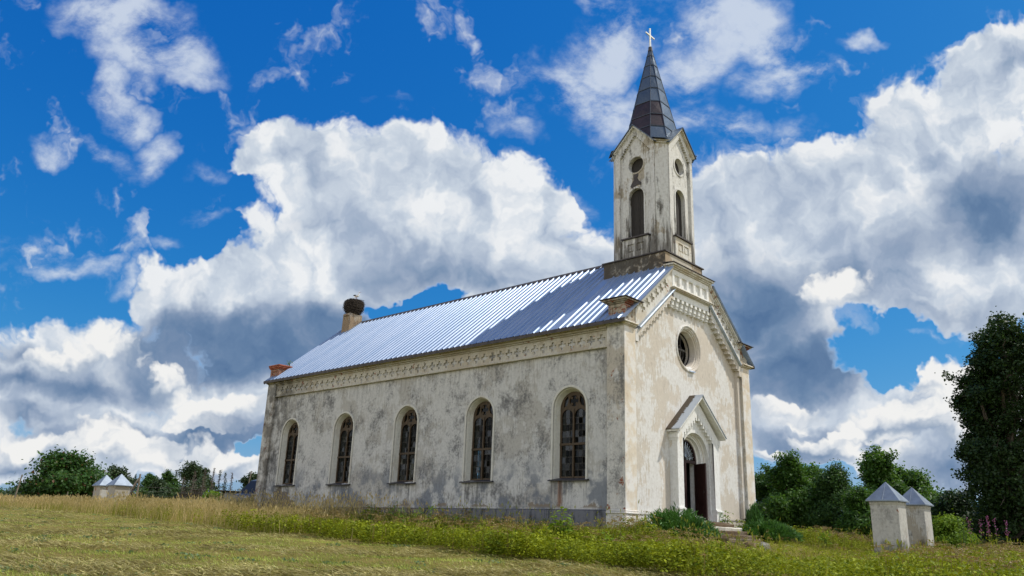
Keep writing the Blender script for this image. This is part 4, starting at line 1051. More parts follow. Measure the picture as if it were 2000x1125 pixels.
def old_ground(x, y):
    return -1.73 + .009 * ((x if x < 40 else 40 + 20 * (1 - math.exp(-(x - 40) / 20))) + 4.5) + .030 * ((y if y < 34 else 34 + 14 * (1 - math.exp(-(y - 34) / 14))) + 16)
def fit_h(x, y, h):
    """measured tops stay where they are on the sloping ground"""
    return h - max(-.6, min(1.2, gz(x, y) - old_ground(x, y)))
def limb(mb, a, b, r0, r1, rs, n=5, kink=.08):
    a = Vector(a); b = Vector(b); pts = []; ln = (b - a).length
    for i in range(n):
        t = i / (n - 1); p = a.lerp(b, t)
        if 0 < i < n - 1: p += Vector((rs.gauss(0, 1), rs.gauss(0, 1), rs.gauss(0, .5))) * ln * kink
        p.z += .10 * ln * math.sin(PI * t) * .5
        pts.append(p)
    mb.tube(pts, [r0 + (r1 - r0) * i / (n - 1) for i in range(n)], 6); return pts
def broadleaf(name, label, x, y, h, w_, mat, size=.13, nclump=260, per=34, spread=.30, low=.12, shape='round', seed=1, cat='tree', group=None, trunk=.16, z=None, sprigs=0, nb=None, br=1., own=None):
    rs = random.Random(seed); rng = np.random.default_rng(seed)
    z = gz(x, y) - .1 if z is None else z; h0 = h; h = fit_h(x, y, h)
    t = tag(empty(name, (x, y, z)), label, cat, group)
    # crown built from uneven boughs
    boughs = []
    nb = nb or (9 if shape != 'bush' else 8)
    for i in range(nb):
        a = 2 * PI * (i + rs.random() * .7) / nb * 1.618; f_ = low + (1 - low) * ((i + .5) / nb) ** .85
        if shape == 'round': rad = w_ * .62 * math.sin(PI * min(1, .18 + f_ * .80)) ** .7
        elif shape == 'bush': rad = w_ * .62 * (1 - .72 * f_ ** 1.6)
        else: rad = w_ * .55 * math.sin(PI * min(1, .30 + f_ * .66)) ** .8
        rr = rad * rs.uniform(.45, .85)
        boughs.append((Vector((rr * math.cos(a), rr * math.sin(a), h * (f_ * .86 + .03))), w_ * rs.uniform(.26, .42) * (1.05 - .45 * f_) * br, h * rs.uniform(.09, .17) * br))
    boughs.append((Vector((0, 0, h * .86)), w_ * .20, h * .13)); boughs.append((Vector((0, 0, h * .50)), w_ * .42, h * .24))
    if own: boughs = [(Vector((b_[0], b_[1], b_[2] * h / h0 * .97)), b_[3], b_[4]) for b_ in own]
    cs = []
    per_b = nclump // len(boughs)
    for c, r, rz in boughs:
        d = unit(rng.normal(0, 1, (per_b, 3))); k = rng.uniform(.35, 1.08, (per_b, 1)) ** .6
        cs.append(np.array(c) + d * k * np.array([r, r, rz]))
    for k in range(sprigs):
        c, r, rz = boughs[rs.randrange(len(boughs))]; d = Vector((rs.gauss(0, 1), rs.gauss(0, 1), abs(rs.gauss(0, 1)) + .4)).normalized()
        p0 = c + Vector((d.x * r, d.y * r, d.z * rz))
        cs.append(np.array([p0 + d * q for q in np.linspace(-.1, .55, 5) * h * .12 * rs.uniform(.6, 1.5)]))
    cs = np.concatenate(cs); cs = cs[cs[:, 2] > .05]
    v = leaves_from(cs, per, spread, size, np.array([0, 0, h * .45]), rng)
    quads_mesh('crown', v, mat, t)
    mb = MB(); tr_ = trunk
    top = limb(mb, (0, 0, -.3), (rs.gauss(0, .05) * w_, rs.gauss(0, .05) * w_, h * .80), tr_, tr_ * .2, rs, 7, .02)
    for c, r, rz in boughs:
        k = min(5, max(1, int(c.z / h * 7 * .75))); limb(mb, top[k], c, tr_ * .42, tr_ * .10, rs)
        for _ in range(3): limb(mb, c, c + Vector((rs.gauss(0, 1) * r, rs.gauss(0, 1) * r, rs.gauss(.3, .6) * rz)) * .7, tr_ * .10, .008, rs, 4)
    mb.build('trunk', M_BARK, t, fix=False)
    return t
def conifer(name, label, x, y, h, w_, mat, dead=False, seed=1, group=None, z=None, dens=1.):
    rs = random.Random(seed); rng = np.random.default_rng(seed)
    z = gz(x, y) - .2 if z is None else z; h = fit_h(x, y, h)
    t = tag(empty(name, (x, y, z)), label, 'tree', group)
    mb = MB(); mb.tube([(0, 0, 0), (.02 * h * rs.gauss(0, .4), 0, h * .5), (0, 0, h)], [h * .014, h * .009, .01], 6)
    vs = []
    nl = int(h * 3.2)
    for i in range(nl):
        f_ = .06 + .94 * i / nl; zz = h * f_; rad = w_ * 1.45 * (1 - f_) ** .85 * rs.uniform(.7, 1.15) + .06 * w_
        for k in range(6):
            a = rs.random() * 2 * PI; rr = rad * rs.uniform(.55, 1.1); d = np.array([math.cos(a), math.sin(a), 0.])
            tip = np.array([0, 0, zz]) + d * rr + np.array([0, 0, -rr * (.42 if not dead else .15) + .1 * rr])
            if dead or rs.random() < .5: mb.tube([(0, 0, zz), tuple(tip)], [.018 + .003 * h * (1 - f_), .006], 3)
            m_ = max(4, int(rr * 14 * dens)) if not dead else max(4, int(rr * 12 * dens))
            tt = rng.uniform(.15 if not dead else .3, 1, m_)[:, None]
            c = np.array([0, 0, zz]) + (tip - np.array([0, 0, zz])) * tt + rng.normal(0, .07, (m_, 3)) * (1 + rr * .4)
            ax = unit(d + rng.normal(0, .5, (m_, 3)) + np.array([0, 0, -.35])); nr = unit(rng.normal(0, 1, (m_, 3)) + np.array([0, 0, .8])); nr = unit(nr - ax * np.sum(nr * ax, 1)[:, None])
            s = rng.uniform(.22, .5, m_) * (.055 * h) ** .5
            vs.append(leaf_quads(c, nr, ax, s, s * (.45 if not dead else .30)))
    quads_mesh('crown', np.concatenate(vs), mat, t)
    mb.build('trunk', M_GREYBARK if dead else M_BARK, t, fix=False)
    return t

# ------------------------------------------------------------------ trees and bushes
# placements: metres
broadleaf('large_bush', 'large round green bush behind the pair of pillars by the field', -2.7, 44.02, 3.55, 4.52, M_LBUSH, 0.24, 620, 30, 0.39, shape='bush', seed=3, sprigs=16, trunk=0.077)
broadleaf('low_bush', 'low grey-green bush at the far left edge beyond the leaning pole', 3.58, 69.68, 2.12, 5.2, M_FAR, 0.264, 204, 24, 0.35, shape='bush', seed=4, sprigs=4, trunk=0.055)
broadleaf('low_bush', 'small dark bush in the far left corner of the field', 4.33, 79.9, 1.66, 3.8, M_BUSH, 0.264, 153, 24, 0.25, shape='bush', seed=5, sprigs=3, trunk=0.05)
broadleaf('broadleaf_tree', 'distant dull green tree just above the pale pillar roofs', 40.28, 141.42, 8.06, 6.41, M_FAR, 0.432, 272, 26, 0.42, shape='round', seed=6, sprigs=4, trunk=0.127)
broadleaf('broadleaf_tree', 'dark rounded tree right of the wooden fence post', 37.42, 120.91, 6.27, 4.09, M_BUSH, 0.408, 255, 26, 0.27, shape='round', seed=7, sprigs=5, trunk=0.105)
broadleaf('broadleaf_tree', 'lighter round tree low between the fence post and the spruces', 34.55, 111.23, 5.08, 3.45, M_FAR, 0.384, 221, 26, 0.23, shape='round', seed=8, sprigs=3, trunk=0.091)
broadleaf('broadleaf_tree', 'dark tree with leaning crown left of the bare brown spruces', 44.0, 128.89, 7.52, 3.54, M_BUSH, 0.408, 238, 26, 0.23, shape='round', seed=9, sprigs=4, trunk=0.12)
broadleaf('broadleaf_tree', 'tallest distant green tree rising behind the bare brown spruces', 65.42, 162.97, 11.75, 7.26, M_FAR, 0.504, 340, 26, 0.48, shape='round', seed=10, sprigs=4, trunk=0.171)
broadleaf('broadleaf_tree', 'distant bright-topped tree behind the dead spruces, right of the tallest one', 69.73, 166.4, 11.33, 4.58, M_FAR, 0.504, 221, 26, 0.3, shape='round', seed=11, sprigs=3, trunk=0.166)
broadleaf('broadleaf_tree', 'feathery tree standing just left of the church corner behind the van', 51.96, 113.45, 7.42, 4.71, M_FAR, 0.408, 255, 24, 0.32, shape='round', seed=12, sprigs=6, trunk=0.119)
broadleaf('leafy_bush', 'young bright green shrub in the tall grass before the spruces', 7.42, 42.13, 1.74, 2.12, M_SAP, 0.204, 136, 24, 0.17, shape='bush', seed=13, sprigs=4, trunk=0.051)
broadleaf('maple_sapling', 'dark thicket shrub touching the right corner of the church', 21.7, 4.98, 4.3, 2.7, M_BUSH, 0.143, 570, 30, 0.17, shape='tall', seed=14, sprigs=24, trunk=0.082)
broadleaf('maple_tree', 'bright leafy maple with the tallest top right of the church facade', 19.53, 2.48, 5.02, 2.68, M_MAPLE, 0.165, 798, 30, 0.17, shape='tall', seed=15, sprigs=36, trunk=0.09)
broadleaf('maple_tree', 'second maple with a rounded top behind the bright one', 21.83, 2.18, 4.77, 2.36, M_MAPLE, 0.165, 570, 30, 0.17, shape='tall', seed=16, sprigs=24, trunk=0.087)
broadleaf('rowan_tree', 'dark fine-leaved tree standing left of the near pillar', 19.44, 0.03, 4.45, 2.64, M_BUSH, 0.121, 798, 30, 0.17, shape='tall', seed=17, sprigs=27, trunk=0.083)
broadleaf('leafy_bush', 'low yellowish bush in the dip just left of the near pillar', 17.95, -1.73, 3.31, 1.92, M_MAPLE, 0.143, 323, 28, 0.17, shape='bush', seed=18, sprigs=15, trunk=0.07)
broadleaf('maple_tree', 'tall maple rising right behind the near pillar cap', 23.98, -0.86, 5.73, 2.58, M_MAPLE, 0.187, 684, 30, 0.17, shape='tall', seed=19, sprigs=36, trunk=0.099)
broadleaf('maple_tree', 'broad maple behind the farther pillar', 26.37, -1.82, 4.85, 3.84, M_MAPLE, 0.187, 798, 30, 0.22, shape='round', seed=20, sprigs=30, trunk=0.088)
broadleaf('leafy_bush', 'dark shaded bush between the farther pillar and the big oak', 23.03, -4.87, 3.45, 3.08, M_OAK, 0.143, 570, 30, 0.18, shape='bush', seed=21, sprigs=24, trunk=0.071)
broadleaf('leafy_bush', 'low dark bush under the left boughs of the oak', 25.29, -5.76, 3.16, 4.02, M_OAK, 0.143, 494, 28, 0.23, shape='bush', seed=22, sprigs=15, trunk=0.068)
broadleaf('leafy_bush', 'pale green bush at the foot of the farther pillar', 13.19, -6.71, 2.11, 1.7, M_SAP, 0.11, 228, 26, 0.17, shape='bush', seed=23, sprigs=18, trunk=0.055)
conifer('spruce_tree', 'green spruce standing left of the wooden fence post', 35.08, 121.93, 6.56, 1.02, M_FIR, False, 31, 'distant spruces beyond the field')
conifer('spruce_tree', 'dark pointed spruce left of the bare brown group', 47.14, 132.94, 8.37, 1.15, M_FIR, False, 32, 'distant spruces beyond the field')
conifer('spruce_tree', 'bare brown spruce, first from the left in the dead clump', 37.56, 109.81, 6.02, 1.06, M_DEAD, True, 33, 'distant spruces beyond the field')
conifer('spruce_tree', 'bare brown spruce in the middle of the dead clump', 38.01, 107.36, 6.87, 1.21, M_DEAD, True, 34, 'distant spruces beyond the field')
conifer('spruce_tree', 'bare brown spruce at the right side of the dead clump', 39.35, 106.68, 7.17, 1.14, M_DEAD, True, 35, 'distant spruces beyond the field')
conifer('spruce_tree', 'thin grey dead spruce spire right of the brown clump', 46.06, 116.72, 8.18, 0.66, M_DEAD, True, 36, 'distant spruces beyond the field')
conifer('spruce_tree', 'green spruce standing beside the thin dead spire', 47.0, 116.22, 7.93, 0.76, M_FIR, False, 37, 'distant spruces beyond the field')
conifer('spruce_tree', 'green spruce between the two grey dead spires', 47.8, 115.79, 7.54, 0.93, M_FIR, False, 38, 'distant spruces beyond the field')
conifer('spruce_tree', 'grey dead spruce at the right end of the spruce row', 49.72, 117.02, 7.68, 0.76, M_DEAD, True, 39, 'distant spruces beyond the field')
conifer('spruce_tree', 'small dark young spruce left of the trailer', 35.21, 88.48, 3.89, 0.64, M_FIR, False, 40, 'distant spruces beyond the field')
OAK = []
_ro = random.Random(77)
for l_, z_, r_ in ((-.7, 10.9, .95), (.5, 11.1, 1.0), (1.6, 10.2, 1.2), (-1.2, 9.9, .85), (.1, 9.9, 1.2), (-1.5, 9.0, .8), (-2.45, 8.6, .62), (-3.0, 7.7, .62), (-1.8, 7.8, .95), (-2.5, 6.9, .8), (-1.2, 6.4, 1.1), (-2.6, 5.7, .85), (-3.0, 5.0, .6), (-2.5, 4.4, .95), (-1.5, 5.0, 1.1), (-2.3, 3.3, 1.05), (-2.0, 2.2, 1.2), (-2.2, 1.1, 1.2), (-.9, 3.2, 1.3), (-.6, 1.6, 1.4), (0, 8.6, 1.3), (.2, 7.2, 1.5), (.2, 5.6, 1.6), (.4, 4.0, 1.6), (1.0, 2.4, 1.6), (1.8, 8.6, 1.4), (2.2, 6.8, 1.5), (2.4, 5.0, 1.6), (2.6, 3.0, 1.6), (2.4, 1.3, 1.5)):
    dp = _ro.uniform(-1.3, 1.0)
    l_ *= .62
    OAK.append((l_ * .18 + dp * .98, -l_ * .98 + dp * .18, z_, r_ * .70, r_ * .60))
    OAK.append((l_ * .18 - dp * 1.2, -l_ * .80 - dp * .18, z_ - .5, r_ * .55, r_ * .45))
broadleaf('oak_tree', 'huge dark oak filling the right edge of the view', 18.7, -8.54, 11.83, 6.3, M_OAK, 0.16, 2300, 36, 0.155, low=.08, shape='tall', seed=51, sprigs=46, trunk=.34, own=OAK)

# ------------------------------------------------------------------ junipers by the steps
def juniper(x, y, rx, ry, h, n, label, seed, side):
    rng = np.random.default_rng(seed); z = gz(x, y) - .05
    t = tag(empty('juniper', (x, y, z)), label, 'juniper', 'junipers beside the church steps')
    vs = []
    stems = 200
    a = rng.uniform(0, 2 * PI, stems); r = rng.uniform(.05, 1, stems) ** .6
    px, py = rx * r * np.cos(a), ry * r * np.sin(a)
    hz = h * (1 - r ** 2.2) * rng.uniform(.75, 1.12, stems) + .18
    mb = MB()
    for i in range(stems):
        p0 = np.array([px[i] * .45, py[i] * .45, 0.]); p1 = np.array([px[i] * 1.05, py[i] * 1.05, hz[i]])
        d = unit((p1 - p0)[None])[0]
        if i % 2 == 0: mb.tube([tuple(p0), tuple(p0 * .4 + p1 * .6 + np.array([0, 0, .04])), tuple(p1)], [.016, .009, .003], 4)
        k = 75; tt = rng.uniform(.25, 1.04, k)[:, None]
        c = p0 + (p1 - p0) * tt + rng.normal(0, .055, (k, 3))
        ax = unit(d + rng.normal(0, .42, (k, 3)) + np.array([0, 0, .12])); nr = unit(rng.normal(0, 1, (k, 3)) + np.array([0, 0, .7])); nr = unit(nr - ax * np.sum(nr * ax, 1)[:, None])
        s_ = rng.uniform(.10, .22, k); vs.append(leaf_quads(c, nr, ax, s_, s_ * .20))
    quads_mesh('foliage', np.concatenate(vs), M_JUN, t); mb.build('stem', M_BARK, t, fix=False)
juniper(1.1, -1.35, 2.25, 1.05, .74, 0, 'spreading dark green juniper left of the church steps', 61, -1)
juniper(8.1, -1.30, 1.95, 1.10, .55, 0, 'low feathery juniper right of the church steps', 62, 1)
juniper(8.95, -.40, .42, .35, 1.05, 0, 'small upright juniper against the right corner pier', 63, 1)

# ------------------------------------------------------------------ tall weeds round the church (nobody could count them)
def weed_template(rng, h, kind):
    """one plant about the origin: leaf quads (and seed quads)"""
    lv, sv = [], []
    if kind == 0:      # leafy umbellifer
        n = 40
        z = rng.uniform(.18, 1, n) * h; r = .20 * (1.15 - .5 * z / h) * rng.uniform(.3, 1.2, n); a = rng.uniform(0, 2 * PI, n)
        c = np.stack([r * np.cos(a), r * np.sin(a), z], 1)
        nr = unit(rng.normal(0, .55, (n, 3)) + np.array([0, 0, 1.])); ax = unit(np.stack([np.cos(a), np.sin(a), rng.normal(-.2, .3, n)], 1)); nr = unit(nr - ax * np.sum(nr * ax, 1)[:, None])
        s_ = rng.uniform(.045, .11, n); lv.append(leaf_quads(c, nr, ax, s_, s_ * .62))
    if kind in (0, 1) and (kind == 1 or rng.random() < .35):   # flat seed heads
        for _ in range(3 if kind == 1 else 1):
            hx, hy, hz = rng.normal(0, .07), rng.normal(0, .07), h * rng.uniform(1.0, 1.25); n = 14
            a = rng.uniform(0, 2 * PI, n); r = .085 * rng.uniform(0, 1, n) ** .5
            c = np.stack([hx + r * np.cos(a), hy + r * np.sin(a), hz - r * .3 + rng.normal(0, .008, n)], 1)
            nr = unit(rng.normal(0, .5, (n, 3)) + np.array([0, 0, 1.])); ax = unit(np.cross(nr, rng.normal(0, 1, (n, 3)))); s_ = rng.uniform(.022, .045, n); sv.append(leaf_quads(c, nr, ax, s_, s_ * .8))
            ax = np.array([[0, 0, 1.]]); sv.append(leaf_quads(np.array([[hx * .5, hy * .5, hz * .5]]), np.array([[1., 0, 0]]), ax, np.array([hz]), np.array([.012])))
    if kind == 1:
        n = 10; z = rng.uniform(.1, .8, n) * h; a = rng.uniform(0, 2 * PI, n); c = np.stack([.1 * np.cos(a), .1 * np.sin(a), z], 1); ax = unit(np.stack([np.cos(a), np.sin(a), .4 + 0 * a], 1)); nr = unit(rng.normal(0, .3, (n, 3)) + np.array([0, 0, 1.])); nr = unit(nr - ax * np.sum(nr * ax, 1)[:, None]); s_ = rng.uniform(.08, .14, n); lv.append(leaf_quads(c, nr, ax, s_, s_ * .4))
    return (np.concatenate(lv) if lv else np.zeros((0, 4, 3))), (np.concatenate(sv) if sv else np.zeros((0, 4, 3)))
def pnoise(x, y, s, ph=0.): return (np.sin(x * s + ph) * np.sin(y * s * 1.13 + ph * 2) + np.sin((x + y) * s * .61 + ph) * np.sin((x - y) * s * .83 + 1.7 * ph)) * .5
def scatter(tmpl, xs, ys, rng, smin=.75, smax=1.2):
    low = np.where((xs < .2) & (xs > -3.2) & (ys > -1), .50, 1.0) * (1 + .22 * pnoise(xs, ys, .9, .7))
    low = low * np.where((xs > -5) & (ys < -2.2) & (ys > -9.5), .74, 1.0)
    low = low - .42 * ((xs > -1.2) & (xs < 9.5) & (ys < -1.5) & (ys > -6.5))
    out = []
    k = rng.integers(0, len(tmpl), len(xs)); zs = ground(xs, ys)
    for ti, tv in enumerate(tmpl):
        m = k == ti
        if not m.any() or not len(tv): continue
        a = rng.uniform(0, 2 * PI, m.sum()); s = rng.uniform(smin, smax, m.sum()) * low[m]; ca, sa = np.cos(a) * s, np.sin(a) * s
        v = tv.reshape(1, -1, 3)
        X = v[..., 0] * ca[:, None] - v[..., 1] * sa[:, None] + xs[m][:, None]; Y = v[..., 0] * sa[:, None] + v[..., 1] * ca[:, None] + ys[m][:, None]; Z = v[..., 2] * s[:, None] + zs[m][:, None] - .02
        out.append(np.stack([X, Y, Z], -1).reshape(-1, 4, 3))
    return np.concatenate(out)
def edge(y): return -.4 * sm(22, 29, y) - 7.25 + .16 * np.sin(y * .9) + .10 * np.sin(y * 2.3 + 1)
rng = np.random.default_rng(101)
tA = [weed_template(rng, .62, 0) for _ in range(9)]; tB = [weed_template(rng, .60, 1) for _ in range(6)]
def region(n, x0, x1, y0, y1):
    x = rng.uniform(x0, x1, n); y = rng.uniform(y0, y1, n)
    inside = (x > -.02) & (x < 10.1) & (y > -.05) & (y < 24.3)
    steps = (x > 3.4) & (x < 6.5) & (y > -2.7)
    jun = ((x > -1.0) & (x < 3.5) & (y > -2.2)) | ((x > 6.6) & (x < 9.3) & (y > -1.9))
    ok = ~inside & ~steps & ~jun & (x > edge(y))
    return x[ok], y[ok]
x1, y1 = region(5600, -7.7, 0, -6, 24); x2, y2 = region(6400, -7.7, 20, -13, 0)
kp = np.hypot(x2 + 23.6, y2 + 16.1) > 13
x2, y2 = x2[kp], y2[kp]
X = np.concatenate([x1, x2]); Y = np.concatenate([y1, y2])
thin = (Y > 9) & (rng.random(len(X)) < sm(10, 15, Y) * .9)     # the leafy weeds give way to dry grass along the wall
X, Y = X[~thin], Y[~thin]
lowp = np.where((X < .3) & (Y > -1.2) & (X > -1.5), .8, 1.0)
V = scatter([a for a, b in tA], X, Y, rng, .70, 1.15)
sel = rng.random(len(X)) < np.clip(.10 + .22 * pnoise(X, Y, .8) + .35 * ((X > 6) & (Y < -2)) + .30 * ((X > -5) & (X < -2.6) & (Y > 1)), 0, .8)
xb, yb = X[sel], Y[sel]
V2 = scatter([a for a, b in tB], xb, yb, rng, .85, 1.35); 
V3 = scatter([b for a, b in tB], xb, yb, rng, .95, 1.3)
w_ = tag(quads_mesh('weeds', np.concatenate([V, V2]), M_WEED), 'dense bank of green weeds growing round the church foot', 'weeds', kind='stuff')
w2 = tag(quads_mesh('weed_seed_heads', V3, M_UMBEL), 'brown flat seed heads standing above the green weeds', 'weeds', kind='stuff')

# ------------------------------------------------------------------ tall dry grass
def blades(x, y, h, lean, wd, rng, segs=3):
    n = len(x); z = ground(x, y) - .03; a = rng.uniform(0, 2 * PI, n); wa = rng.uniform(0, PI, n)
    dx, dy = np.cos(a), np.sin(a); sx, sy = np.cos(wa) * wd, np.sin(wa) * wd
    q = []
    pts = []
    for k in range(segs + 1):
        t = k / segs; b = lean * h * t * t; wk = (1 - t * .85)
        c = np.stack([x + dx * b, y + dy * b, z + h * t * (1 - .12 * t)], 1); s = np.stack([sx * wk, sy * wk, 0 * sx], 1)
        pts.append((c - s, c + s))
    for k in range(segs): q.append(np.stack([pts[k][0], pts[k][1], pts[k + 1][1], pts[k + 1][0]], 1))
    return np.concatenate(q), np.stack([x + dx * lean * h, y + dy * lean * h, z + h * .88], 1), np.stack([dx, dy, 0 * dx], 1)
def grass(name, n, xf, yr, dens, hr, mat, label, heads, rng, wd=.007):
    x = rng.uniform(xf[0], xf[1], n); y = rng.uniform(yr[0], yr[1], n)
    k = (x > edge(y) + rng.normal(0, .18, n)) & ~((x > -.05) & (x < 10) & (y > -.1) & (y < 24.2)) & (rng.random(n) < dens(x, y)); x, y = x[k], y[k]
    h = rng.uniform(hr[0], hr[1], len(x)) * (1 - .24 * sm(22, 30, y)) * (1 + .30 * pnoise(x, y, .7, .4) + .15 * pnoise(x, y, 2.6, 1.))
    q, tip, d = blades(x, y, h, rng.uniform(.05, .5, len(x)), wd * rng.uniform(.7, 1.4, len(x)), rng)
    out = [q]
    if heads:
        m = rng.random(len(x)) < heads; m3 = np.repeat(tip[m], 3, 0); dd = np.repeat(d[m], 3, 0); nn = len(m3)
        ax = unit(dd * .35 + np.array([0, 0, 1.]) + rng.normal(0, .12, (nn, 3))); nr = unit(rng.normal(0, 1, (nn, 3))); nr = unit(nr - ax * np.sum(nr * ax, 1)[:, None])
        s = rng.uniform(.09, .20, nn); out.append(leaf_quads(m3 + ax * s[:, None] * .3 + rng.normal(0, .01, (nn, 3)), nr, ax, s, rng.uniform(.016, .034, nn)))
    return tag(quads_mesh(name, np.concatenate(out), mat), label, 'grass', kind='stuff')
rng = np.random.default_rng(202)
dfar = lambda x, y: np.where(x < -3.2, 1.0, .4) * np.clip(sm(8, 13, y), .03, 1) * np.where(x > -.3, np.where(y > 24, 1, 0), 1)
grass('tall_dry_grass', 52000, (-8.0, 5), (2, 62), dfar, (.50, 1.02), M_DRY, 'tall straw coloured grass gone to seed along the field edge', .75, rng, .008)
grass('tall_green_grass', 46000, (-8.0, 2), (2, 60), lambda x, y: dfar(x, y) * np.where(x < -5.6, 1, .55) * np.clip(.75 + .9 * pnoise(x, y, .55, 2.), .1, 1), (.28, .80), M_GREENG, 'green blades at the foot of the tall dry grass', 0, rng, .009)
grass('weed_grass', 5000, (-7.6, 16), (-12, 8), lambda x, y: np.where((x > -.2) & (y > -.2) & (x < 10), 0, .6) * np.where((x > 1.2) & (x < 9.5) & (y > -6.5), .12, 1) * np.where(((x > 3.4) & (x < 6.6) & (y > -2.7)), 0, 1), (.5, .95), M_GREENG, 'thin grass stems between the weeds', .6, rng, .006)

# ------------------------------------------------------------------ cut stubble and hay on the mown field
rng = np.random.default_rng(303)
n = 230000
ang = np.radians(rng.uniform(8, 84, n)); dist = 9 + 46 * rng.uniform(0, 1, n) ** 1.6
x = -23.6 + dist * np.cos(ang); y = -16.1 + dist * np.sin(ang)
k = x < edge(y) + .35; x, y, dist = x[k], y[k], dist[k]
row = np.sin((x * .55 + y * .83) * 1.15 + .8 * np.sin(x * .3) + 1.2 * pnoise(x, y, .5)) * .5 + .5 * pnoise(x, y, 1.9, .3)
isd = rng.random(len(x)) < np.clip(.30 + .85 * row, .03, .95)
def flat(x, y, rng, h, ln, wd, heap=None):
    n = len(x); a = rng.normal(2.3, .9, n); z = ground(x, y) + (0 if heap is None else heap)
    ax = unit(np.stack([np.cos(a), np.sin(a), rng.uniform(h[0], h[1], n)], 1)); l = rng.uniform(ln[0], ln[1], n); c = np.stack([x, y, z + .5 * l * ax[:, 2] + .012], 1)
    nr = unit(rng.normal(0, .6, (n, 3)) + np.array([0, 0, 1.])); nr = unit(nr - ax * np.sum(nr * ax, 1)[:, None])
    return leaf_quads(c, nr, ax, l, wd * rng.uniform(.6, 1.5, n))
tag(quads_mesh('cut_hay', flat(x[isd], y[isd], rng, (-.05, .55), (.06, .20), .011, np.clip(row[isd] - .1, 0, 1) * .20 * rng.random(isd.sum())), M_HAY), 'loose cut hay lying in rows on the mown field', 'hay', kind='stuff')
tag(quads_mesh('stubble', flat(x[~isd], y[~isd], rng, (.3, 1.8), (.04, .11), .011), M_STUB), 'short green stubble between the rows of hay', 'grass', kind='stuff')
hs = rng.choice(np.flatnonzero((row > .12) & (x < edge(y) - .5)), 1700, replace=False); per = 26
hr_ = np.repeat(rng.uniform(.18, .48, 1700), per); ha = rng.uniform(0, 2 * PI, 1700 * per); hq = rng.uniform(0, 1, 1700 * per) ** .5
hx = np.repeat(x[hs], per) + hr_ * hq * np.cos(ha) * 1.5; hy = np.repeat(y[hs], per) + hr_ * hq * np.sin(ha) * .8
tag(quads_mesh('hay_heaps', flat(hx, hy, rng, (-.25, .35), (.12, .34), .013, np.repeat(rng.uniform(.06, .17, 1700), per) * (1 - hq ** 2) * rng.uniform(.3, 1, 1700 * per)), M_HEAP), 'small heaps of brown hay along the mower rows', 'hay', kind='stuff')
ts = rng.choice(len(x), 5200, replace=False); mm = x[ts] < edge(y[ts]) - .05
q_, _, _ = blades(x[ts][mm], y[ts][mm], rng.uniform(.08, .24, mm.sum()), rng.uniform(.1, .9, mm.sum()), np.full(mm.sum(), .007), rng)
tag(quads_mesh('uncut_stems', q_, M_HAY), 'scattered bent stems left standing by the mower', 'grass', kind='stuff')
tuft = rng.choice(len(x), 420, replace=False)
tx = np.repeat(x[tuft], 14) + rng.normal(0, .10, 420 * 14); ty_ = np.repeat(y[tuft], 14) + rng.normal(0, .10, 420 * 14); kk = tx < edge(ty_)
lv = leaves_from(np.stack([tx[kk], ty_[kk], ground(tx[kk], ty_[kk]) + .04], 1), 1, .015, .085, None, rng, .1, 1.0)
tag(quads_mesh('clover', lv, M_BUSHG), 'small rosettes of bluish green leaves scattered in the stubble', 'leaves', kind='stuff')

# ------------------------------------------------------------------ single plants that stand out
def sapling(name, label, x, y, h, w_, mat, size, n, seed, group=None, dz=0.):
    rng = np.random.default_rng(seed); z = gz(x, y) + dz; t = tag(empty(name, (x, y, z)), label, 'plant', group)
    mb = MB(); vs = []
    ns = max(3, int(w_ * 9))
    for k in range(ns):
        a = rng.uniform(0, 2 * PI); r = w_ * rng.uniform(.1, .8) * .5; hh = h * rng.uniform(.55, 1.0); e = (r * math.cos(a), r * math.sin(a), hh)
        mb.tube([(0, 0, -.05), (e[0] * .4, e[1] * .4, hh * .5), e], [.014, .010, .004], 5)
        m = n // ns + 1; tt = rng.uniform(.3, 1.05, m); c = np.outer(tt, e) + rng.normal(0, .05, (m, 3)) * np.array([1.5, 1.5, .8]); aa = rng.uniform(0, 2 * PI, m)
        ax = unit(np.stack([np.cos(aa), np.sin(aa), rng.normal(-.15, .3, m)], 1)); nr = unit(rng.normal(0, .45, (m, 3)) + np.array([0, 0, 1.])); nr = unit(nr - ax * np.sum(nr * ax, 1)[:, None]); s = size * rng.uniform(.6, 1.2, m)
        vs.append(leaf_quads(c + ax * s[:, None] * .5, nr, ax, s, s * .6))
    quads_mesh('leaves', np.concatenate(vs), mat, t); mb.build('stem', M_STEM, t, fix=False); return t
M_STEM = simple('green_stem', (.07, .11, .025), .8, .3, 8)
sapling('tall_weed', 'bright broad leaved weed rising above the bank under the nearest window', -4.3, -.62, 1.30, 1.2, M_SAP, .19, 190, 71)
sapling('tall_weed', 'leafy weed at the foot of the near church corner', -4.1, -2.3, .85, 1.0, M_SAP, .15, 130, 72)
sapling('tall_weed', 'yellow green weed beside the tall one, in front of the dark plinth', -4.8, .35, .95, .9, M_WEED, .13, 120, 73)
sapling('tall_weed', 'fresh green leaves sprouting right of the church steps', 6.62, -.28, .95, .5, M_SAP, .15, 60, 74)
sapling('tall_weed', 'pale rhubarb-like leaves at the tip of the right juniper', 9.2, -3.2, .85, .5, M_SAP, .28, 26, 75)
sapling('tall_weed', 'slender sapling with yellow leaves before the farther pillar', 8.35, -8.3, 1.75, .8, M_SAP, .13, 90, 76)
sapling('tall_weed', 'leafy sprout beside the pair of small pillars on the left', -4.0, 30.0, 1.15, .7, M_SAP, .16, 70, 77)
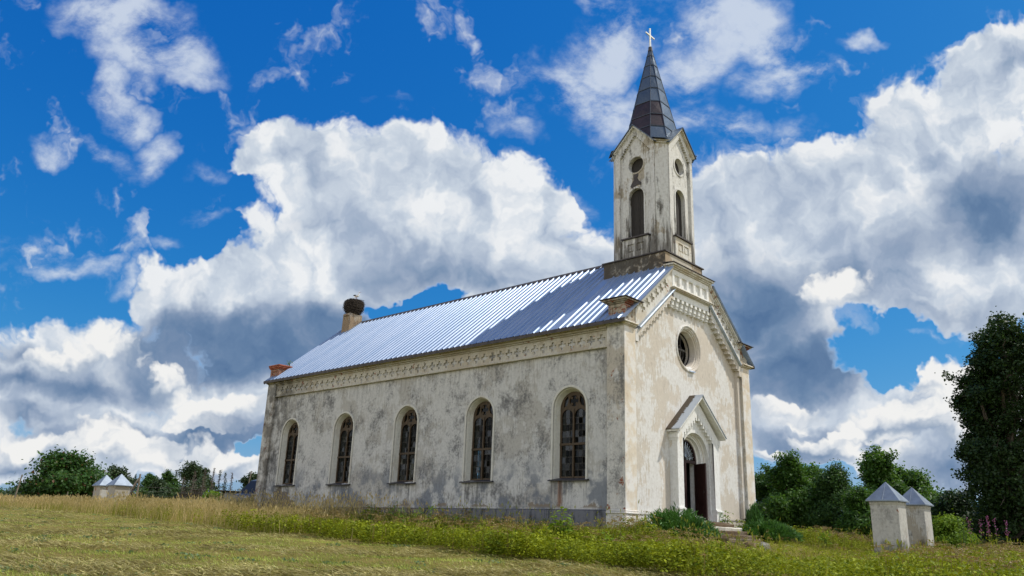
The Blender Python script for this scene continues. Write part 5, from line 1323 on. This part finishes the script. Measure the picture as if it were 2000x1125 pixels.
for i, (yy, hh) in enumerate(((4.6, 1.35), (5.6, 1.4), (6.3, 1.5), (7.0, 1.5), (7.8, 1.5), (8.8, 1.6))):
    sapling('leafy_sprout', ['short leafy sprout against the plinth left of the tall bright weed', 'leafy sprout below the second window from the corner', 'thin sprout with heart shaped leaves against the plinth', 'bushy sprout leaning on the dark plinth', 'bright sprout standing tall below the third window', 'last leafy sprout before the dry grass begins'][i], -3.75 - .2 * (i % 2), yy, hh - .25, .5, M_SAP, .12, 60, 80 + i, 'leafy sprouts along the plinth')
for i, (xx, yy) in enumerate(((9.6, -8.9), (9.9, -8.6), (10.3, -9.0), (10.6, -8.7), (11.0, -9.2), (9.3, -8.4))):
    rng = np.random.default_rng(90 + i); hh = 1.45 + .2 * rng.random(); t = tag(empty('fireweed', (xx, yy, gz(xx, yy))), 'pink flowering fireweed stalk in the clump right of the farther pillar', 'flower', 'fireweed stalks')
    mb = MB(); mb.tube([(0, 0, 0), (.03, .02, hh)], [.012, .004], 5); mb.build('stem', M_STEM, t, fix=False)
    m = 40; c = np.stack([rng.normal(0, .035, m), rng.normal(0, .035, m), hh * rng.uniform(.66, 1.04, m)], 1); v = leaves_from(c, 1, .01, .05, None, rng, 0, .2, .8); quads_mesh('flower', v, M_PINK, t)
    m = 46; c = np.stack([rng.normal(0, .07, m), rng.normal(0, .07, m), hh * rng.uniform(.1, .68, m)], 1); v = leaves_from(c, 1, .01, .12, None, rng, .3, .3, .22); quads_mesh('leaves', v, M_WEED, t)
sapling('weed_tuft', 'green tuft growing on the ruined brick pinnacle at the far corner', .78, 23.45, .36, .30, M_SAP, .09, 50, 99, dz=8.19 - gz(.78, 23.45))

# ------------------------------------------------------------------ field edge: pillars, fence, pole, van and trailer
pillar(-4.15, 31.6, gz(-3.9, 31.6) - .3, 1.36, .86, .92, 'small stone pillar with pyramid metal cap in tall dry grass, the right one of the two far ones')
pillar(-3.55, 35.2, gz(-3.30, 35.2) - .3, 1.42, .86, .92, 'small whitewashed pillar partly behind its twin in the tall dry grass by the large bush')
M_POST = simple('weathered_wood', (.20, .165, .125), .9, .3, 5, stretch=(4, 4, .5))
f = tag(empty('wire_fence', (-.7, 37.2, gz(-.7, 37.2))), 'weathered post and wire fence with two leaning braces, running behind the tall grass', 'fence')
def kid(mb, name, mat): o = mb.build(name, mat, f, fix=False); o.matrix_parent_inverse = Matrix.Translation(-f.location); return o
P0 = Vector((-.70, 37.17, gz(-.7, 37.2) - .2))
mb = MB(); mb.tube([P0, P0 + Vector((.0, 0, 2.5))], [.065, .055], 8); kid(mb, 'post', M_POST)
for dx, dy in ((-.95, .25), (-.55, .5)):
    mb = MB(); mb.tube([P0 + Vector((dx, dy, .3)), P0 + Vector((-.04, .02, 2.25))], [.05, .045], 7); kid(mb, 'brace', M_POST)
Q = [Vector((5.5, 38.0, gz(5.5, 38) - .2)), Vector((11.5, 39.0, gz(11.5, 39) - .2)), Vector((17.5, 40., gz(17.5, 40) - .2))]
for q in Q:
    mb = MB(); mb.tube([q, q + Vector((.03, 0, 1.75))], [.05, .045], 7); kid(mb, 'post', M_POST)
for h in (.85, 1.15, 1.45, 1.7):
    mb = MB(); pp = [P0] + Q; mb.tube([p + Vector((0, 0, h)) for p in pp], .007, 4); kid(mb, 'wire', M_CAP)
def pole(x, y, h, lx, ly, label, r=.05):
    mb = MB(); z = gz(x, y) - .1; mb.tube([(0, 0, 0), (lx * .5 + .01, ly * .5, h * .5), (lx, ly, h)], [r, r * .9, r * .75], 8)
    o = mb.build('wooden_pole', M_POST, None, fix=False); o.location = (x, y, z); return tag(o, label, 'pole', 'old wooden poles')
pole(-6.5, 41.4, 2.1, .22, -.08, 'thin wooden pole leaning right in the tall grass at the far left')
pole(5.9, 35.6, 2.95, .30, -.15, 'pale wooden pole leaning right behind the low trailer')
pole(-4.3, 38.9, 1.12, .05, 0, 'short stake in the tall grass left of the far pillars', .035)
# dark van half hidden by the church
n = new_mat('van_paint'); n.b.inputs['Base Color'].default_value = (.012, .016, .030, 1); n.b.inputs['Roughness'].default_value = .3; n.b.inputs['Coat Weight'].default_value = .15; M_VAN = n.m
n = new_mat('van_glass'); n.b.inputs['Base Color'].default_value = (.012, .014, .017, 1); n.b.inputs['Roughness'].default_value = .3; n.b.inputs['Specular IOR Level'].default_value = .15; M_VGLASS = n.m
M_TYRE = simple('tyre_rubber', (.018, .018, .018), .85, .2, 9); M_RIM = simple('grey_rim', (.25, .26, .27), .4, .1, 8, metal=.7)
VX, VY = 2.45, 29.3
v_ = tag(empty('parked_van', (VX + 2.3, VY + .95, gz(VX + 2, VY))), 'dark blue parked van mostly hidden behind the far church corner', 'van'); v_.rotation_euler = (0, 0, .12)
prof = [(-2.3, .35), (-2.35, .75), (-2.2, 1.02), (-1.75, 1.15), (-1.05, 1.95), (-.6, 2.08), (2.1, 2.10), (2.35, 1.95), (2.4, .9), (2.38, .35)]
mb = MB(); W2 = .93
mb.loft([[(a, -W2 * (1 if b < 1.2 else .90) * k, b) for a, b in prof] for k in (1, -1)]); mb.build('body', M_VAN, v_, bevel=.05)
mb = MB()
for k in (-1, 1):
    mb.add([(-1.55, k * .935, 1.2), (-.98, k * .87, 1.85), (-.2, k * .87, 1.88), (-.2, k * .93, 1.2)], [(0, 1, 2, 3)]); mb.add([(-.1, k * .93, 1.2), (-.1, k * .87, 1.88), (2.0, k * .87, 1.88), (2.1, k * .93, 1.2)], [(0, 1, 2, 3)])
mb.build('window', M_VGLASS, v_)
mb = MB(); mb.add([(-1.76, -.82, 1.18), (-1.76, .82, 1.18), (-1.09, .74, 1.93), (-1.09, -.74, 1.93)], [(0, 1, 2, 3)]); mb.build('windscreen', M_VGLASS, v_)
for a in (-1.5, 1.5):
    for k in (-1, 1):
        mb = MB(); mb.loft([[(a + r * math.cos(t), k * d, .33 + r * math.sin(t)) for t in np.linspace(0, 2 * PI, 24, endpoint=False)] for r, d in ((.29, .78), (.33, .80), (.33, .94), (.29, .955), (.20, .945))]); wl = mb.build('wheel', M_TYRE, v_)
        mb = MB(); mb.loft([[(a + r * math.cos(t), k * d, .33 + r * math.sin(t)) for t in np.linspace(0, 2 * PI, 20, endpoint=False)] for r, d in ((.20, .93), (.19, .958), (.05, .95))]); mb.build('rim', M_RIM, wl)
for k in (-1, 1):
    mb = MB(); mb.box(-2.37, k * .68 - .16, .72, -2.24, k * .68 + .16, .92, .02); mb.build('headlight', M_RIM, v_, bevel=.02)
    mb = MB(); mb.box(-1.45, k * 1.02 - .10, 1.22, -1.33, k * 1.02 + .10, 1.42, .01); mb.build('wing_mirror', M_VAN, v_, bevel=.02)
mb = MB(); mb.box(-2.44, -.9, .36, -2.30, .9, .62, .02); mb.build('bumper', M_TYRE, v_, bevel=.03)
tz_ = gz(3.9, 32.5); t = tag(empty('utility_trailer', (3.55, 32.2, tz_)), 'low grey trailer with a dark flat cover standing left of the van', 'trailer'); t.rotation_euler = (0, 0, .1)
mb = MB(); mb.box(-.62, -.6, .55, .75, .6, 1.22); mb.build('body', M_RIM, t, bevel=.02)
mb = MB(); mb.box(-1.25, -.68, 1.235, .80, .68, 1.30); mb.build('cover', M_TYRE, t, bevel=.02)
for k in (-1, 1):
    mb = MB(); mb.loft([[(.1 + r * math.cos(q), k * d, .28 + r * math.sin(q)) for q in np.linspace(0, 2 * PI, 20, endpoint=False)] for r, d in ((.24, .62), (.28, .64), (.28, .76), (.2, .775))]); mb.build('wheel', M_TYRE, t)
mb = MB(); mb.box(-1.1, -.05, .0, -1.0, .05, 1.232); mb.build('leg', M_TYRE, t); mb = MB(); mb.tube([(.75, 0, .5), (1.6, 0, .45)], .035, 6); mb.build('drawbar', M_CAP, t)
